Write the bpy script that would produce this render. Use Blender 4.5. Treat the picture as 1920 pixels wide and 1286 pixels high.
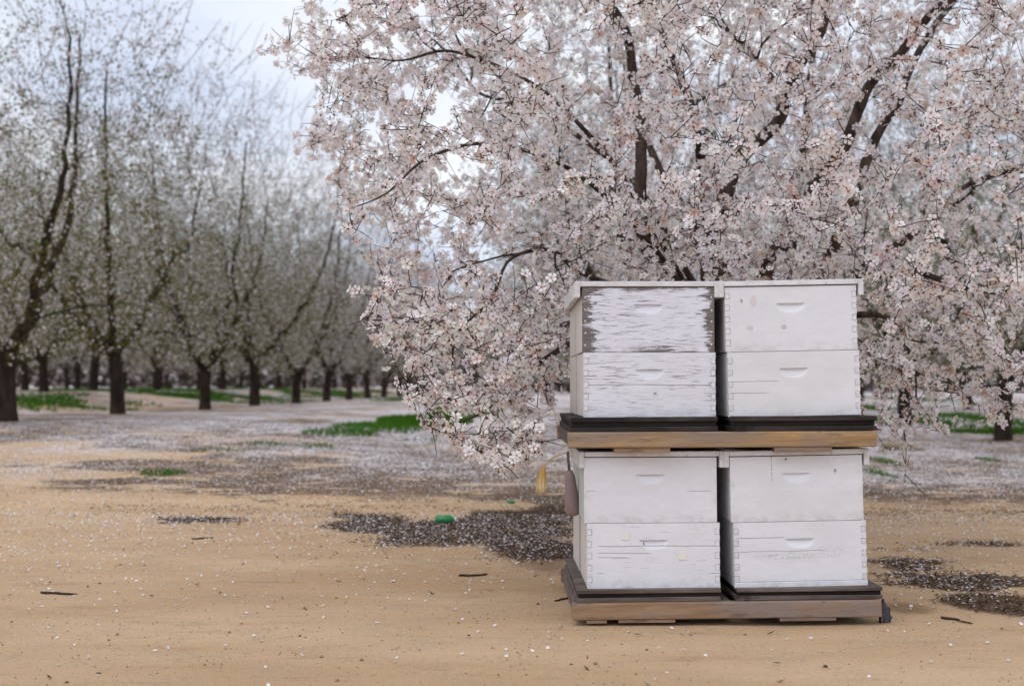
import bpy, bmesh, math, random
import numpy as np
from mathutils import Vector, Matrix, Euler

for o in list(bpy.data.objects):
    bpy.data.objects.remove(o)
S = bpy.context.scene
C = S.collection
R = math.radians

# ------------------------------------------------------------------ camera, sky, sun, exposure
FPX, CX, CY, TILT, CAMZ = 2475.0, 960.0, 643.0, R(1.944), 0.885
cd = bpy.data.cameras.new('camera'); cam = bpy.data.objects.new('camera', cd); C.objects.link(cam)
cam.location = (0, 0, CAMZ); cam.rotation_euler = (R(90) + TILT, 0, 0)
cd.sensor_fit = 'HORIZONTAL'; cd.sensor_width = 36; cd.lens = FPX / 1920 * 36
cd.clip_start = 0.05; cd.clip_end = 3000
cd.dof.use_dof = True; cd.dof.focus_distance = 5.12; cd.dof.aperture_fstop = 2.6; cd.dof.aperture_blades = 9
S.camera = cam

SUN_EL, SUN_AZ = 55.0, 215.0          # azimuth clockwise from +Y: behind the camera, to its left
w = bpy.data.worlds.new('World'); S.world = w; w.use_nodes = True
nt = w.node_tree; nt.nodes.clear()
wo = nt.nodes.new('ShaderNodeOutputWorld'); bg = nt.nodes.new('ShaderNodeBackground'); bg.inputs[1].default_value = 0.1
sky = nt.nodes.new('ShaderNodeTexSky'); sky.sky_type = 'NISHITA'; sky.sun_disc = False
sky.sun_elevation = R(SUN_EL); sky.sun_rotation = R(SUN_AZ)
tc = nt.nodes.new('ShaderNodeTexCoord')
mp = nt.nodes.new('ShaderNodeMapping'); mp.inputs['Scale'].default_value = (2.2, 2.2, 5.0); mp.inputs['Location'].default_value = (0.3, 0.4, 0.12)
ns = nt.nodes.new('ShaderNodeTexNoise'); ns.inputs['Scale'].default_value = 1.6; ns.inputs['Detail'].default_value = 5; ns.inputs['Roughness'].default_value = 0.5
cr = nt.nodes.new('ShaderNodeValToRGB')
cr.color_ramp.elements[0].position = 0.36; cr.color_ramp.elements[0].color = (0.82, 0.82, 0.82, 1)
cr.color_ramp.elements[1].position = 0.62; cr.color_ramp.elements[1].color = (0.97, 0.97, 0.97, 1)
cl = nt.nodes.new('ShaderNodeValToRGB')
cl.color_ramp.elements[0].position = 0.38; cl.color_ramp.elements[0].color = (0.735, 0.81, 0.985, 1)
cl.color_ramp.elements[1].position = 0.64; cl.color_ramp.elements[1].color = (0.94, 0.965, 1.0, 1)
sc_ = nt.nodes.new('ShaderNodeVectorMath'); sc_.operation = 'SCALE'; sc_.inputs['Scale'].default_value = 11.0
mx = nt.nodes.new('ShaderNodeMix'); mx.data_type = 'RGBA'
L = nt.links.new
L(tc.outputs['Generated'], mp.inputs['Vector']); L(mp.outputs[0], ns.inputs['Vector'])
L(ns.outputs[0], cr.inputs[0]); L(ns.outputs[0], cl.inputs[0]); L(cl.outputs[0], sc_.inputs[0])
L(cr.outputs[0], mx.inputs[0]); L(sky.outputs[0], mx.inputs[6]); L(sc_.outputs[0], mx.inputs[7])
L(mx.outputs[2], bg.inputs[0]); L(bg.outputs[0], wo.inputs[0])

sl = bpy.data.lights.new('sun', 'SUN'); so = bpy.data.objects.new('sun', sl); C.objects.link(so)
sl.energy = 1.0; sl.angle = R(40); sl.color = (1.0, 0.98, 0.96)
so.rotation_euler = (R(90 - SUN_EL), 0, R(180 - SUN_AZ)); so.location = (-5, -6, 12)

S.view_settings.view_transform = 'Standard'; S.view_settings.look = 'None'
S.view_settings.exposure = 0.0; S.view_settings.gamma = 1.0; S.view_settings.use_curve_mapping = False
cy = S.cycles
cy.use_denoising = True; cy.denoiser = 'OPENIMAGEDENOISE'; cy.denoising_input_passes = 'RGB_ALBEDO_NORMAL'; cy.denoising_prefilter = 'ACCURATE'; cy.max_bounces = 5; cy.diffuse_bounces = 3; cy.glossy_bounces = 2; cy.transmission_bounces = 4
cy.sample_clamp_indirect = 6.0; cy.caustics_reflective = False; cy.caustics_refractive = False

# ------------------------------------------------------------------ small helpers
rng = np.random.default_rng(7)
random.seed(7)

def at(px, py, d):
    """world point seen at photo pixel (px, py) at distance d along +Y"""
    u = (px - CX) / FPX; v = (CY - py) / FPX
    dy = math.cos(TILT) - v * math.sin(TILT); dz = math.sin(TILT) + v * math.cos(TILT)
    return np.array((u * d / dy, d, CAMZ + dz * d / dy))

def proj(P):
    P = np.atleast_2d(P); x = P[:, 0]; y = P[:, 1]; z = P[:, 2] - CAMZ
    f = y * math.cos(TILT) + z * math.sin(TILT); u = -y * math.sin(TILT) + z * math.cos(TILT)
    f = np.maximum(f, 1e-3)
    return CX + FPX * x / f, CY - FPX * u / f

def sstep(a, b, x):
    t = np.clip((np.asarray(x, float) - a) / (b - a), 0, 1); return t * t * (3 - 2 * t)

_lat = np.random.default_rng(3).random((256, 256))
def vnoise(x, y):
    x = np.asarray(x, float); y = np.asarray(y, float)
    xi = np.floor(x).astype(int); yi = np.floor(y).astype(int); fx = x - xi; fy = y - yi
    fx = fx * fx * (3 - 2 * fx); fy = fy * fy * (3 - 2 * fy)
    g = lambda i, j: _lat[i % 256, j % 256]
    return (g(xi, yi) * (1 - fx) + g(xi + 1, yi) * fx) * (1 - fy) + (g(xi, yi + 1) * (1 - fx) + g(xi + 1, yi + 1) * fx) * fy
def fbm(x, y, o=3):
    s = 0; a = 0.5; t = 0
    for i in range(o):
        s = s + a * vnoise(x * 2 ** i + 17 * i, y * 2 ** i + 31 * i); t += a; a *= .5
    return s / t

def gz(x, y):
    """height of the orchard ground"""
    x = np.asarray(x, float); y = np.asarray(y, float)
    zl = np.interp(y, [6, 9, 12, 19, 60, 200], [0, .05, .13, .40, .45, .60])
    zl = zl + .36 * sstep(-8.6, -12.4, x - .0364 * (y - 19)) * sstep(14, 28, y)
    zr = np.interp(y, [8, 20, 30, 60, 200], [0, .07, .20, .42, .60])
    t = sstep(-6, 5, x)
    z = zl * (1 - t) + zr * t
    a = sstep(5.0, 8.5, y) + sstep(.6, -1.5, x) * .6 + sstep(2.0, 3.5, x)
    z = z + (fbm(x * .8, y * .8) - .5) * .03 * np.clip(a, 0, 1) + (fbm(x * 3.1 + 9, y * 3.1) - .5) * .008
    return z

def ground_hit(px, py):
    d = np.concatenate([np.linspace(2.5, 20, 700), np.linspace(20.05, 120, 1500)])
    p = np.array([at(px, py, 1.0)])[0] - np.array((0, 0, CAMZ))
    x = p[0] * d; z = CAMZ + p[2] * d
    h = gz(x, d)
    i = int(np.argmax(z <= h)) if (z <= h).any() else len(d) - 1
    return np.array((x[i], d[i], h[i]))

def tag(o, label=None, cat=None, group=None, kind=None):
    if label: o['label'] = label
    if cat: o['category'] = cat
    if group: o['group'] = group
    if kind: o['kind'] = kind
    return o

def link(name, me, mat=None, parent=None):
    o = bpy.data.objects.new(name, me); C.objects.link(o)
    if mat is not None and me is not None and len(me.materials) == 0: me.materials.append(mat)
    if parent is not None: o.parent = parent
    return o

def empty(name, loc=(0, 0, 0), rot=(0, 0, 0)):
    o = bpy.data.objects.new(name, None); C.objects.link(o); o.location = loc; o.rotation_euler = rot
    o.empty_display_size = .1
    return o

def bm_mesh(name, bm, smooth=False):
    me = bpy.data.meshes.new(name); bm.normal_update(); bm.to_mesh(me); bm.free()
    if smooth: me.polygons.foreach_set('use_smooth', [True] * len(me.polygons))
    return me

def box_bm(x0, x1, y0, y1, z0, z1, bev=.002, jit=0.0, bm=None):
    own = bm is None
    bm = bm or bmesh.new()
    r = bmesh.ops.create_cube(bm, size=1.0)
    for v in r['verts']:
        v.co = Vector((x0 + (v.co.x + .5) * (x1 - x0), y0 + (v.co.y + .5) * (y1 - y0), z0 + (v.co.z + .5) * (z1 - z0)))
        if jit: v.co += Vector((random.uniform(-jit, jit), random.uniform(-jit, jit), random.uniform(-jit, jit)))
    if bev:
        es = list({e for v in r['verts'] for e in v.link_edges})
        bmesh.ops.bevel(bm, geom=es, offset=bev, segments=1, affect='EDGES')
    return bm

def np_mesh(name, verts, loops, sizes, cols=None, smooth=False):
    """mesh from flat numpy arrays: loops = vertex index per corner, sizes = corners per face"""
    me = bpy.data.meshes.new(name)
    me.vertices.add(len(verts)); me.vertices.foreach_set('co', np.ascontiguousarray(verts, np.float32).ravel())
    me.loops.add(len(loops)); me.loops.foreach_set('vertex_index', np.ascontiguousarray(loops, np.int32))
    me.polygons.add(len(sizes)); st = np.zeros(len(sizes), np.int32); st[1:] = np.cumsum(sizes)[:-1]
    me.polygons.foreach_set('loop_start', st)
    if cols is not None:
        a = me.attributes.new('Col', 'FLOAT_COLOR', 'POINT')
        c4 = np.ones((len(verts), 4), np.float32); c4[:, :3] = cols
        a.data.foreach_set('color', c4.ravel())
    if smooth: me.polygons.foreach_set('use_smooth', np.ones(len(sizes), bool))
    me.update(calc_edges=True)
    return me

def scatter(name, tv, tf, pos, rot, scale, tcol=None, tint=None):
    """copies of a small template (verts tv, faces tf) at pos with 3x3 rotations and scales, in one mesh"""
    n = len(pos); V = len(tv)
    tv = np.asarray(tv, float)
    sc = np.asarray(scale, float)
    if sc.ndim == 1: sc = sc[:, None]
    vv = np.einsum('nij,nvj->nvi', rot, tv[None] * sc[:, None, :]) + pos[:, None, :]
    fl = np.concatenate([np.asarray(f) for f in tf]); fs = np.array([len(f) for f in tf])
    loops = (fl[None] + (np.arange(n) * V)[:, None]).ravel(); sizes = np.tile(fs, n)
    cols = None
    if tcol is not None:
        cols = np.repeat(np.asarray(tcol, float)[None], n, 0)
        if tint is not None: cols = cols * tint[:, None, :]
        cols = cols.reshape(-1, 3)
    return np_mesh(name, vv.reshape(-1, 3), loops, sizes, cols)

def rots_from_normal(nrm, r):
    n = nrm / np.maximum(np.linalg.norm(nrm, axis=1, keepdims=True), 1e-9)
    a = r.normal(size=n.shape); t = np.cross(n, a); t /= np.maximum(np.linalg.norm(t, axis=1, keepdims=True), 1e-9)
    b = np.cross(n, t)
    return np.stack([t, b, n], axis=2)

def tube(paths, sides=5):
    """paths: list of (points Nx3, radii N) -> verts, loops, sizes"""
    VV, LL, off = [], [], 0
    nf = 0
    for P, rad in paths:
        P = np.asarray(P, float); n = len(P)
        T = np.gradient(P, axis=0); T /= np.maximum(np.linalg.norm(T, axis=1, keepdims=True), 1e-9)
        up = np.array((0.31, 0.17, 0.93)) if abs(T[0, 2]) < .9 else np.array((1., .2, 0))
        A = np.cross(T, up); A /= np.maximum(np.linalg.norm(A, axis=1, keepdims=True), 1e-9); B = np.cross(T, A)
        th = np.arange(sides) / sides * 2 * math.pi
        ring = P[:, None] + np.asarray(rad)[:, None, None] * (A[:, None] * np.cos(th)[None, :, None] + B[:, None] * np.sin(th)[None, :, None])
        VV.append(ring.reshape(-1, 3))
        i = np.arange(n - 1)[:, None] * sides; j = np.arange(sides)[None]; k = (j + 1) % sides
        q = np.stack([i + j, i + k, i + sides + k, i + sides + j], -1).reshape(-1, 4) + off
        LL.append(q.ravel()); nf += len(q); off += n * sides
    return np.concatenate(VV), np.concatenate(LL), np.full(nf, 4)

def tube_mesh(name, paths, sides=5, smooth=True):
    v, l, s = tube(paths, sides); return np_mesh(name, v, l, s, smooth=smooth)

# ------------------------------------------------------------------ materials
class G:
    def __init__(s, name):
        s.m = bpy.data.materials.new(name); s.m.use_nodes = True; s.t = s.m.node_tree; s.t.nodes.clear()
        s.out = s.t.nodes.new('ShaderNodeOutputMaterial'); s.co = s.t.nodes.new('ShaderNodeTexCoord')
    def n(s, k, **p):
        x = s.t.nodes.new(k)
        for a, b in p.items(): setattr(x, a, b)
        return x
    def put(s, inp, v):
        if isinstance(v, bpy.types.NodeSocket): s.t.links.new(v, inp)
        elif isinstance(v, (tuple, list)) and inp.type == 'RGBA' and len(v) == 3: inp.default_value = (*v, 1)
        else: inp.default_value = v
    def math(s, op, a, b=0.0, c=None, clamp=False):
        x = s.n('ShaderNodeMath', operation=op, use_clamp=clamp); s.put(x.inputs[0], a); s.put(x.inputs[1], b)
        if c is not None: s.put(x.inputs[2], c)
        return x.outputs[0]
    def map(s, scale=(1, 1, 1), loc=(0, 0, 0), src=None):
        x = s.n('ShaderNodeMapping'); s.put(x.inputs[0], src or s.co.outputs['Object']); x.inputs['Scale'].default_value = scale; x.inputs['Location'].default_value = loc
        return x.outputs[0]
    def noise(s, vec, scale=5., detail=3., rough=.5, col=False, dist=0.):
        x = s.n('ShaderNodeTexNoise'); s.put(x.inputs['Vector'], vec); x.inputs['Scale'].default_value = scale
        x.inputs['Detail'].default_value = detail; x.inputs['Roughness'].default_value = rough; x.inputs['Distortion'].default_value = dist
        return x.outputs[1 if col else 0]
    def ss(s, v, a, b, lo=0., hi=1.):
        x = s.n('ShaderNodeMapRange', interpolation_type='SMOOTHSTEP'); s.put(x.inputs[0], v)
        x.inputs[1].default_value = a; x.inputs[2].default_value = b; x.inputs[3].default_value = lo; x.inputs[4].default_value = hi
        return x.outputs[0]
    def mix(s, f, a, b):
        x = s.n('ShaderNodeMix', data_type='RGBA'); s.put(x.inputs[0], f); s.put(x.inputs[6], a); s.put(x.inputs[7], b); return x.outputs[2]
    def sep(s, v):
        x = s.n('ShaderNodeSeparateXYZ'); s.put(x.inputs[0], v); return x.outputs
    def attr(s, name):
        x = s.n('ShaderNodeAttribute', attribute_name=name); return x
    def bump(s, h, strength=.3, dist=.002, nrm=None):
        x = s.n('ShaderNodeBump'); s.put(x.inputs['Height'], h); x.inputs['Strength'].default_value = strength; x.inputs['Distance'].default_value = dist
        if nrm: s.put(x.inputs['Normal'], nrm)
        return x.outputs[0]
    def bsdf(s, col, rough=.7, spec=.3, nrm=None, **kw):
        x = s.n('ShaderNodeBsdfPrincipled'); s.put(x.inputs['Base Color'], col); s.put(x.inputs['Roughness'], rough)
        x.inputs['Specular IOR Level'].default_value = spec
        for a, b in kw.items(): s.put(x.inputs[a.replace('_', ' ')], b)
        if nrm is not None: s.put(x.inputs['Normal'], nrm)
        s.t.links.new(x.outputs[0], s.out.inputs[0]); return s.m

def paint_mat(name, seed, wear=.1, crack=.3, edge=0., tone=(0.772, 0.775, 0.830), knots=(), lines=(), stains=(), streaks=()):
    """white house paint on old pine, cracking along the grain; points are (x, z) on the box front in metres"""
    g = G(name); o = g.co.outputs['Object']; X, Y, Z = g.sep(o)
    U = g.math('ADD', X, Y)
    cmb = g.n('ShaderNodeCombineXYZ'); g.put(cmb.inputs[0], U); g.put(cmb.inputs[1], seed * 1.37); g.put(cmb.inputs[2], Z); uv = cmb.outputs[0]
    grain = g.noise(g.map((13, 1, 230), src=uv), 1, 6, .7, dist=.6)
    fine = g.noise(g.map((14, 1, 330), src=uv), 1, 3, .6)
    blot = g.noise(g.map((14, 1, 40), src=uv), 1, 7, .74)
    area = g.noise(g.map((3.3, 1, 6), (3, 0, 5), src=uv), 1, 2, .5)
    # flakes
    ex = g.ss(g.math('ADD', g.math('ABSOLUTE', X), g.math('MULTIPLY', g.math('SUBTRACT', blot, .5), .16)), .175, .265)
    ez = g.math('MAXIMUM', g.ss(Z, .035, -.02), g.ss(Z, .215, .26))
    e = g.math('MULTIPLY', g.math('MAXIMUM', ex, g.math('MULTIPLY', ez, .7)), edge)
    base = g.math('ADD', g.math('MULTIPLY', grain, .62), g.math('ADD', g.math('MULTIPLY', blot, .28), g.math('MULTIPLY', area, .30)))
    lev = g.math('ADD', base, e)
    bare = g.ss(lev, .82 - wear * .42, .87 - wear * .42)
    hair = g.math('MULTIPLY', g.ss(g.math('ADD', g.math('MULTIPLY', fine, .6), g.math('MULTIPLY', grain, .5)), .74 - .16 * crack, .79 - .16 * crack), g.ss(area, .30, .62, .25, .9))
    bare = g.math('MAXIMUM', bare, g.math('MULTIPLY', hair, min(1., .35 + crack * .6)))
    for (x0, x1, z0, amp, wd) in lines:                 # long checks in the board
        wob = g.math('MULTIPLY', g.math('SUBTRACT', g.noise(g.map((7, 1, 0), (seed, 0, z0 * 90), src=uv), 1, 3, .6), .5), amp)
        dz = g.math('ABSOLUTE', g.math('SUBTRACT', g.math('SUBTRACT', Z, z0), wob))
        ln = g.math('MULTIPLY', g.ss(dz, wd, wd * .35), g.math('MULTIPLY', g.ss(X, x0, x0 + .02), g.ss(X, x1, x1 - .02)))
        bare = g.math('MAXIMUM', bare, ln)
    wood = g.mix(g.noise(g.map((9, 1, 160), src=uv), 1, 3, .6), (.07, .062, .06), (.27, .24, .225))
    pc = g.mix(g.ss(blot, .3, .75), tone, tuple(c * f for c, f in zip(tone, (.93, .925, .93))))
    big = g.noise(g.map((2.6, 1, 4.5), (7, 0, 3), src=uv), 1, 5, .62)
    pc = g.mix(g.ss(big, .38, .74, 0., .42), pc, tuple(c * f for c, f in zip(tone, (.80, .775, .74))))
    low = g.math('MULTIPLY', g.ss(Z, .05, .0), g.ss(g.noise(g.map((22, 1, 30), (1, 0, 9), src=uv), 1, 5, .7), .40, .66))
    rim_ = g.math('MULTIPLY', g.ss(g.math('ABSOLUTE', X), .215, .252), g.ss(g.noise(g.map((30, 1, 26), (4, 0, 2), src=uv), 1, 5, .7), .42, .68))
    pc = g.mix(g.math('MULTIPLY', g.math('MAXIMUM', low, rim_), .34), pc, (.36, .32, .28))
    pit = g.ss(g.noise(g.map((60, 1, 120), (2, 0, 6), src=uv), 1, 4, .7), .60, .70)
    pc = g.mix(g.math('MULTIPLY', pit, .16), pc, (.42, .39, .37))
    for (kx, kz, rx, rz, colr, amt) in knots:
        dx = g.math('DIVIDE', g.math('SUBTRACT', X, kx), rx); dz = g.math('DIVIDE', g.math('SUBTRACT', Z, kz), rz)
        dd = g.math('SQRT', g.math('ADD', g.math('MULTIPLY', dx, dx), g.math('MULTIPLY', dz, dz)))
        dd = g.math('ADD', dd, g.math('MULTIPLY', g.math('SUBTRACT', g.noise(o, 90, 2), .5), .5))
        pc = g.mix(g.math('MULTIPLY', g.ss(dd, 1.0, .55), amt), pc, colr)
    for (sx, sz, rx, rz, amt) in stains:
        dx = g.math('DIVIDE', g.math('SUBTRACT', X, sx), rx); dz = g.math('DIVIDE', g.math('SUBTRACT', Z, sz), rz)
        dd = g.math('SQRT', g.math('ADD', g.math('MULTIPLY', dx, dx), g.math('MULTIPLY', dz, dz)))
        f = g.math('MULTIPLY', g.ss(dd, 1.0, .2), g.ss(g.math('ADD', g.math('MULTIPLY', grain, .5), g.math('MULTIPLY', g.noise(o, 130, 4, .7), .6)), .50, .68))
        pc = g.mix(g.math('MULTIPLY', f, amt), pc, (.30, .27, .24))
    for (sx, z0, z1) in streaks:                          # rust run
        wx = g.math('ADD', g.math('SUBTRACT', X, sx), g.math('MULTIPLY', g.math('SUBTRACT', g.noise(g.map((0, 0, 60)), 1, 2), .5), .006))
        f = g.math('MULTIPLY', g.ss(g.math('ABSOLUTE', wx), .0028, .0008), g.math('MULTIPLY', g.ss(Z, z0, z0 + .01), g.ss(g.noise(g.map((0, 0, 150)), 1, 2), .42, .55)))
        pc = g.mix(g.math('MULTIPLY', f, .8), pc, (.33, .15, .08))
    speck = g.ss(g.noise(g.map((1, 1, 1), (seed, seed, 0)), 75, 2, .5), .735, .765)
    pc = g.mix(g.math('MULTIPLY', speck, .75), pc, (.13, .11, .10))
    col = g.mix(bare, pc, wood)
    h = g.math('ADD', g.math('MULTIPLY', bare, -1.0), g.math('ADD', g.math('MULTIPLY', grain, .35), g.math('MULTIPLY', fine, .15)))
    return g.bsdf(col, g.ss(bare, 0, 1, .55, .85), .25, g.bump(h, .6, .0016))

def wood_mat(name, c0, c1, grey=.0, along='x', dark=.0):
    g = G(name); o = g.co.outputs['Object']
    s1 = (3, 40, 40) if along == 'x' else (40, 3, 40)
    a = g.noise(g.map(s1), 1, 5, .6, dist=.6); b = g.noise(g.map(tuple(k * 4 for k in s1)), 1, 3, .6)
    c = g.noise(g.map((2.4, 4, 8), (dark, 0, 0)), 1, 6, .68); k = g.noise(g.map((7, 9, 16), (2, 1, 7)), 1, 3); e = g.noise(g.map((5, 9, 30), (dark * 2, 3, 1)), 1, 5, .7)
    col = g.mix(g.ss(a, .3, .7), c0, c1)
    col = g.mix(g.math('MULTIPLY', g.ss(c, .40, .62), grey), col, (.25, .205, .185))
    col = g.mix(g.math('MULTIPLY', g.ss(e, .52, .68), .6), col, tuple(v * .42 for v in c0))
    col = g.mix(g.math('MULTIPLY', g.ss(k, .66, .72), .7), col, tuple(v * .3 for v in c0))
    col = g.mix(g.math('MULTIPLY', g.ss(b, .5, .8), .35), col, tuple(v * .5 for v in c0))
    return g.bsdf(col, .8, .2, g.bump(g.math('ADD', a, g.math('MULTIPLY', b, .5)), .5, .002))

def bark_mat(name, c0=(.045, .030, .024), c1=(.15, .105, .08), sc=1.0):
    g = G(name)
    a = g.noise(g.map((18 * sc, 18 * sc, 6 * sc)), 1, 5, .65); b = g.noise(g.map((60 * sc, 60 * sc, 25 * sc)), 1, 3, .6)
    col = g.mix(g.ss(a, .3, .72), c0, c1)
    return g.bsdf(col, .9, .15, g.bump(g.math('ADD', a, g.math('MULTIPLY', b, .4)), .8, .01))

def petal_mat(name, k=(1, 1, 1), trans=.35):
    g = G(name); c = g.attr('Col').outputs['Color']
    m_ = g.n('ShaderNodeVectorMath', operation='MULTIPLY'); g.put(m_.inputs[0], c); m_.inputs[1].default_value = k
    d = g.n('ShaderNodeBsdfDiffuse'); g.put(d.inputs[0], m_.outputs[0])
    t = g.n('ShaderNodeBsdfTranslucent'); g.put(t.inputs[0], m_.outputs[0])
    x = g.n('ShaderNodeMixShader'); x.inputs[0].default_value = trans
    g.t.links.new(d.outputs[0], x.inputs[1]); g.t.links.new(t.outputs[0], x.inputs[2]); g.t.links.new(x.outputs[0], g.out.inputs[0])
    return g.m

def flat_mat(name, col, rough=.6, spec=.3, var=.0, sc=30., **kw):
    g = G(name)
    if var:
        n_ = g.noise(g.co.outputs['Object'], sc, 4, .6)
        c = g.mix(n_, tuple(v * (1 - var) for v in col), tuple(min(1, v * (1 + var)) for v in col))
        return g.bsdf(c, rough, spec, g.bump(n_, .3, .002), **kw)
    return g.bsdf(col, rough, spec, **kw)

M = {}
M['bark'] = bark_mat('almond_bark', (.022, .015, .012), (.105, .074, .058))
M['bark_far'] = bark_mat('orchard_bark', (.016, .011, .009), (.055, .037, .028), .6)
M['twig'] = bark_mat('twig_bark', (.030, .020, .015), (.085, .058, .040), 2)
M['twig_far'] = flat_mat('far_twig_bark', (.108, .066, .040), .9, .1, .4, 8)
M['petal'] = petal_mat('blossom_petals', (.985, .97, .97), .24)
M['fallen'] = petal_mat('fallen_petals_dry', trans=.1)
M['leaf'] = petal_mat('young_leaves', trans=.42)
M['petal_far'] = petal_mat('orchard_petals', (1.0, .985, .99), .46)
M['litter'] = petal_mat('leaf_litter', trans=.0)

# ground: sand, litter-darkened soil, and petals too small to build far off
def ground_mat():
    g = G('orchard_sand'); o = g.co.outputs['Object']
    A = g.attr('cover').outputs['Color']; lit, pet, shade_sand = g.sep(A)
    n1 = g.noise(g.map((.5, 1.4, 1)), 1, 4, .6); n2 = g.noise(o, 4, 5, .65); n3 = g.noise(o, 60, 5, .75); n4 = g.noise(o, 190, 3, .65)
    st = g.noise(g.map((2.2, 13, 1)), 1, 6, .68, dist=.8)
    col = g.mix(g.ss(n1, .3, .7), (.545, .36, .21), (.665, .465, .29))
    col = g.mix(g.math('MULTIPLY', g.ss(n2, .45, .75), .45), col, (.50, .375, .26))
    col = g.mix(g.math('MULTIPLY', g.ss(st, .52, .72), g.ss(n2, .3, .7, .1, .55)), col, (.345, .205, .105))
    col = g.mix(g.math('MULTIPLY', g.ss(n3, .50, .70), g.ss(n2, .3, .7, .25, .8)), col, (.27, .17, .095))
    col = g.mix(g.math('MULTIPLY', g.ss(n4, .58, .70), g.ss(n1, .3, .65, .65, .3)), col, (.20, .12, .07))
    col = g.mix(g.math('MULTIPLY', g.ss(n4, .40, .28), .35), col, (.66, .50, .36))
    br = g.noise(o, 9, 5, .7)
    col = g.mix(g.math('MULTIPLY', g.ss(g.math('ADD', shade_sand, g.math('MULTIPLY', g.math('SUBTRACT', br, .5), .6)), .2, .8), .75), col, (.25, .155, .085))  # brown darkening: painted pallet shadow and darker sand
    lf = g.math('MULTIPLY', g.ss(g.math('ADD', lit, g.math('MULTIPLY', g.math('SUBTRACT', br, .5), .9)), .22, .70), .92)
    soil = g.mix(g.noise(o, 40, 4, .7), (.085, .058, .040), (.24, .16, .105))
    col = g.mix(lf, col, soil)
    vo = g.n('ShaderNodeTexVoronoi'); g.put(vo.inputs['Vector'], o); vo.inputs['Scale'].default_value = 26
    pn = g.noise(o, 3.0, 4, .6)
    thr = g.math('MULTIPLY', g.math('MULTIPLY', pet, g.ss(pn, .25, .65, .45, 1.1)), .62)
    pm = g.ss(g.math('SUBTRACT', thr, vo.outputs['Distance']), -.03, .03)
    pm = g.math('MULTIPLY', pm, g.ss(pet, .02, .12))
    col = g.mix(pm, col, (.66, .60, .61))
    h = g.math('ADD', g.math('ADD', g.math('MULTIPLY', n2, .5), g.math('MULTIPLY', n3, .30)), g.math('ADD', g.math('MULTIPLY', n4, .16), g.math('MULTIPLY', st, .35)))
    return g.bsdf(col, .95, .1, g.bump(h, .8, .035))

# ------------------------------------------------------------------ ground
# patches of litter on the ground, given as photo centre and half sizes, laid out in metres on the ground
def patch(px, py, ax, ay, s):
    c = ground_hit(px, py); n_ = ground_hit(px, py - ay)[1]; f = ground_hit(px, py + ay)[1]
    return (c[0], c[1], max(.05, ax * c[1] / FPX), max(.06, abs(n_ - f) / 2), s)
LIT = [patch(*a) for a in (
    (850, 1000, 200, 24, .8), (980, 985, 120, 40, 1), (1010, 1030, 100, 20, .9), (690, 983, 90, 20, .8), (1040, 960, 70, 40, 1),
    (600, 900, 260, 26, .6), (850, 880, 260, 38, .75), (1000, 925, 130, 30, .7), (90, 815, 150, 16, .6), (300, 905, 170, 8, .7),
    (40, 872, 60, 7, .55), (390, 976, 80, 6, .7), (560, 862, 220, 12, .6), (300, 790, 220, 12, .45), (500, 775, 140, 8, .7),
    (1700, 1058, 90, 12, .8), (1800, 1088, 140, 16, .9), (1880, 1135, 80, 18, .9), (1850, 1022, 90, 6, .55), (1690, 1030, 60, 6, .5),
    (1850, 890, 150, 25, .3), (1850, 828, 120, 8, .5), (220, 782, 90, 5, .7), (15, 796, 90, 6, .7))]
GRS = [patch(*a) for a in (
    (305, 889, 42, 6, 1), (640, 813, 70, 7, 1), (715, 802, 80, 9, 1), (800, 790, 80, 9, 1), (880, 768, 60, 10, .8), (490, 833, 45, 5, .5), (800, 828, 50, 5, .3), (420, 845, 60, 4, .3), (600, 838, 40, 4, .4),
    (1655, 866, 18, 6, .8), (1648, 889, 14, 8, 1), (1852, 864, 18, 4, .8), (1690, 905, 20, 4, .2), (1900, 812, 120, 4, .8), (1690, 790, 80, 6, .9), (1800, 800, 60, 3, .7),
    (90, 758, 160, 3, 1), (460, 746, 140, 3, .9), (300, 738, 260, 2, .9), (620, 742, 120, 2, .8))]
def ell(x, y, P, nscale=2.2, rough=.75):
    d = np.zeros(np.shape(x)); n_ = fbm(np.asarray(x) * nscale, np.asarray(y) * nscale * .7, 4)
    for (cx_, cy_, a, b, s) in P:
        r = np.sqrt(((x - cx_) / a) ** 2 + ((y - cy_) / b) ** 2) + (n_ - .5) * rough * 2
        d = np.maximum(d, s * sstep(1.5, .35, r))
    return d
def litter(x, y):
    x = np.asarray(x, float); y = np.asarray(y, float)
    d = ell(x, y, LIT, 2.2, .8) * 1.35
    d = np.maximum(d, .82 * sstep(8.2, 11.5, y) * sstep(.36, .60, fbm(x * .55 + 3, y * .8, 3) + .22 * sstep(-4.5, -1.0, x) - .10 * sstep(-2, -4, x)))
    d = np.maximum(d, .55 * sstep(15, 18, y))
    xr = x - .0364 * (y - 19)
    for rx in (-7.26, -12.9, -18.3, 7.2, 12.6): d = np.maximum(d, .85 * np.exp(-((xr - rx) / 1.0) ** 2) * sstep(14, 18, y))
    br = fbm(x * 4.5, y * 8.5 + 7, 4)
    return np.clip(d, 0, 1) * sstep(.33, .60, br + d * .17)
def petal_density(x, y):
    """0..1"""
    base = np.interp(y, [4, 5.6, 7, 8.5, 10, 13, 20, 40], [.008, .02, .05, .17, .50, .80, 1.0, 1.25])
    side = sstep(-9, -2, x) * .35 + .65
    n_ = .15 + 1.7 * fbm(x * .9 + 5, y * .6 + 3, 4)
    return base * side * n_
ys = np.concatenate([np.linspace(-6, 2.8, 12), np.linspace(3.0, 14, 240)[0:], np.linspace(14.1, 30, 160), np.geomspace(30.4, 1500, 70)])
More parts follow.
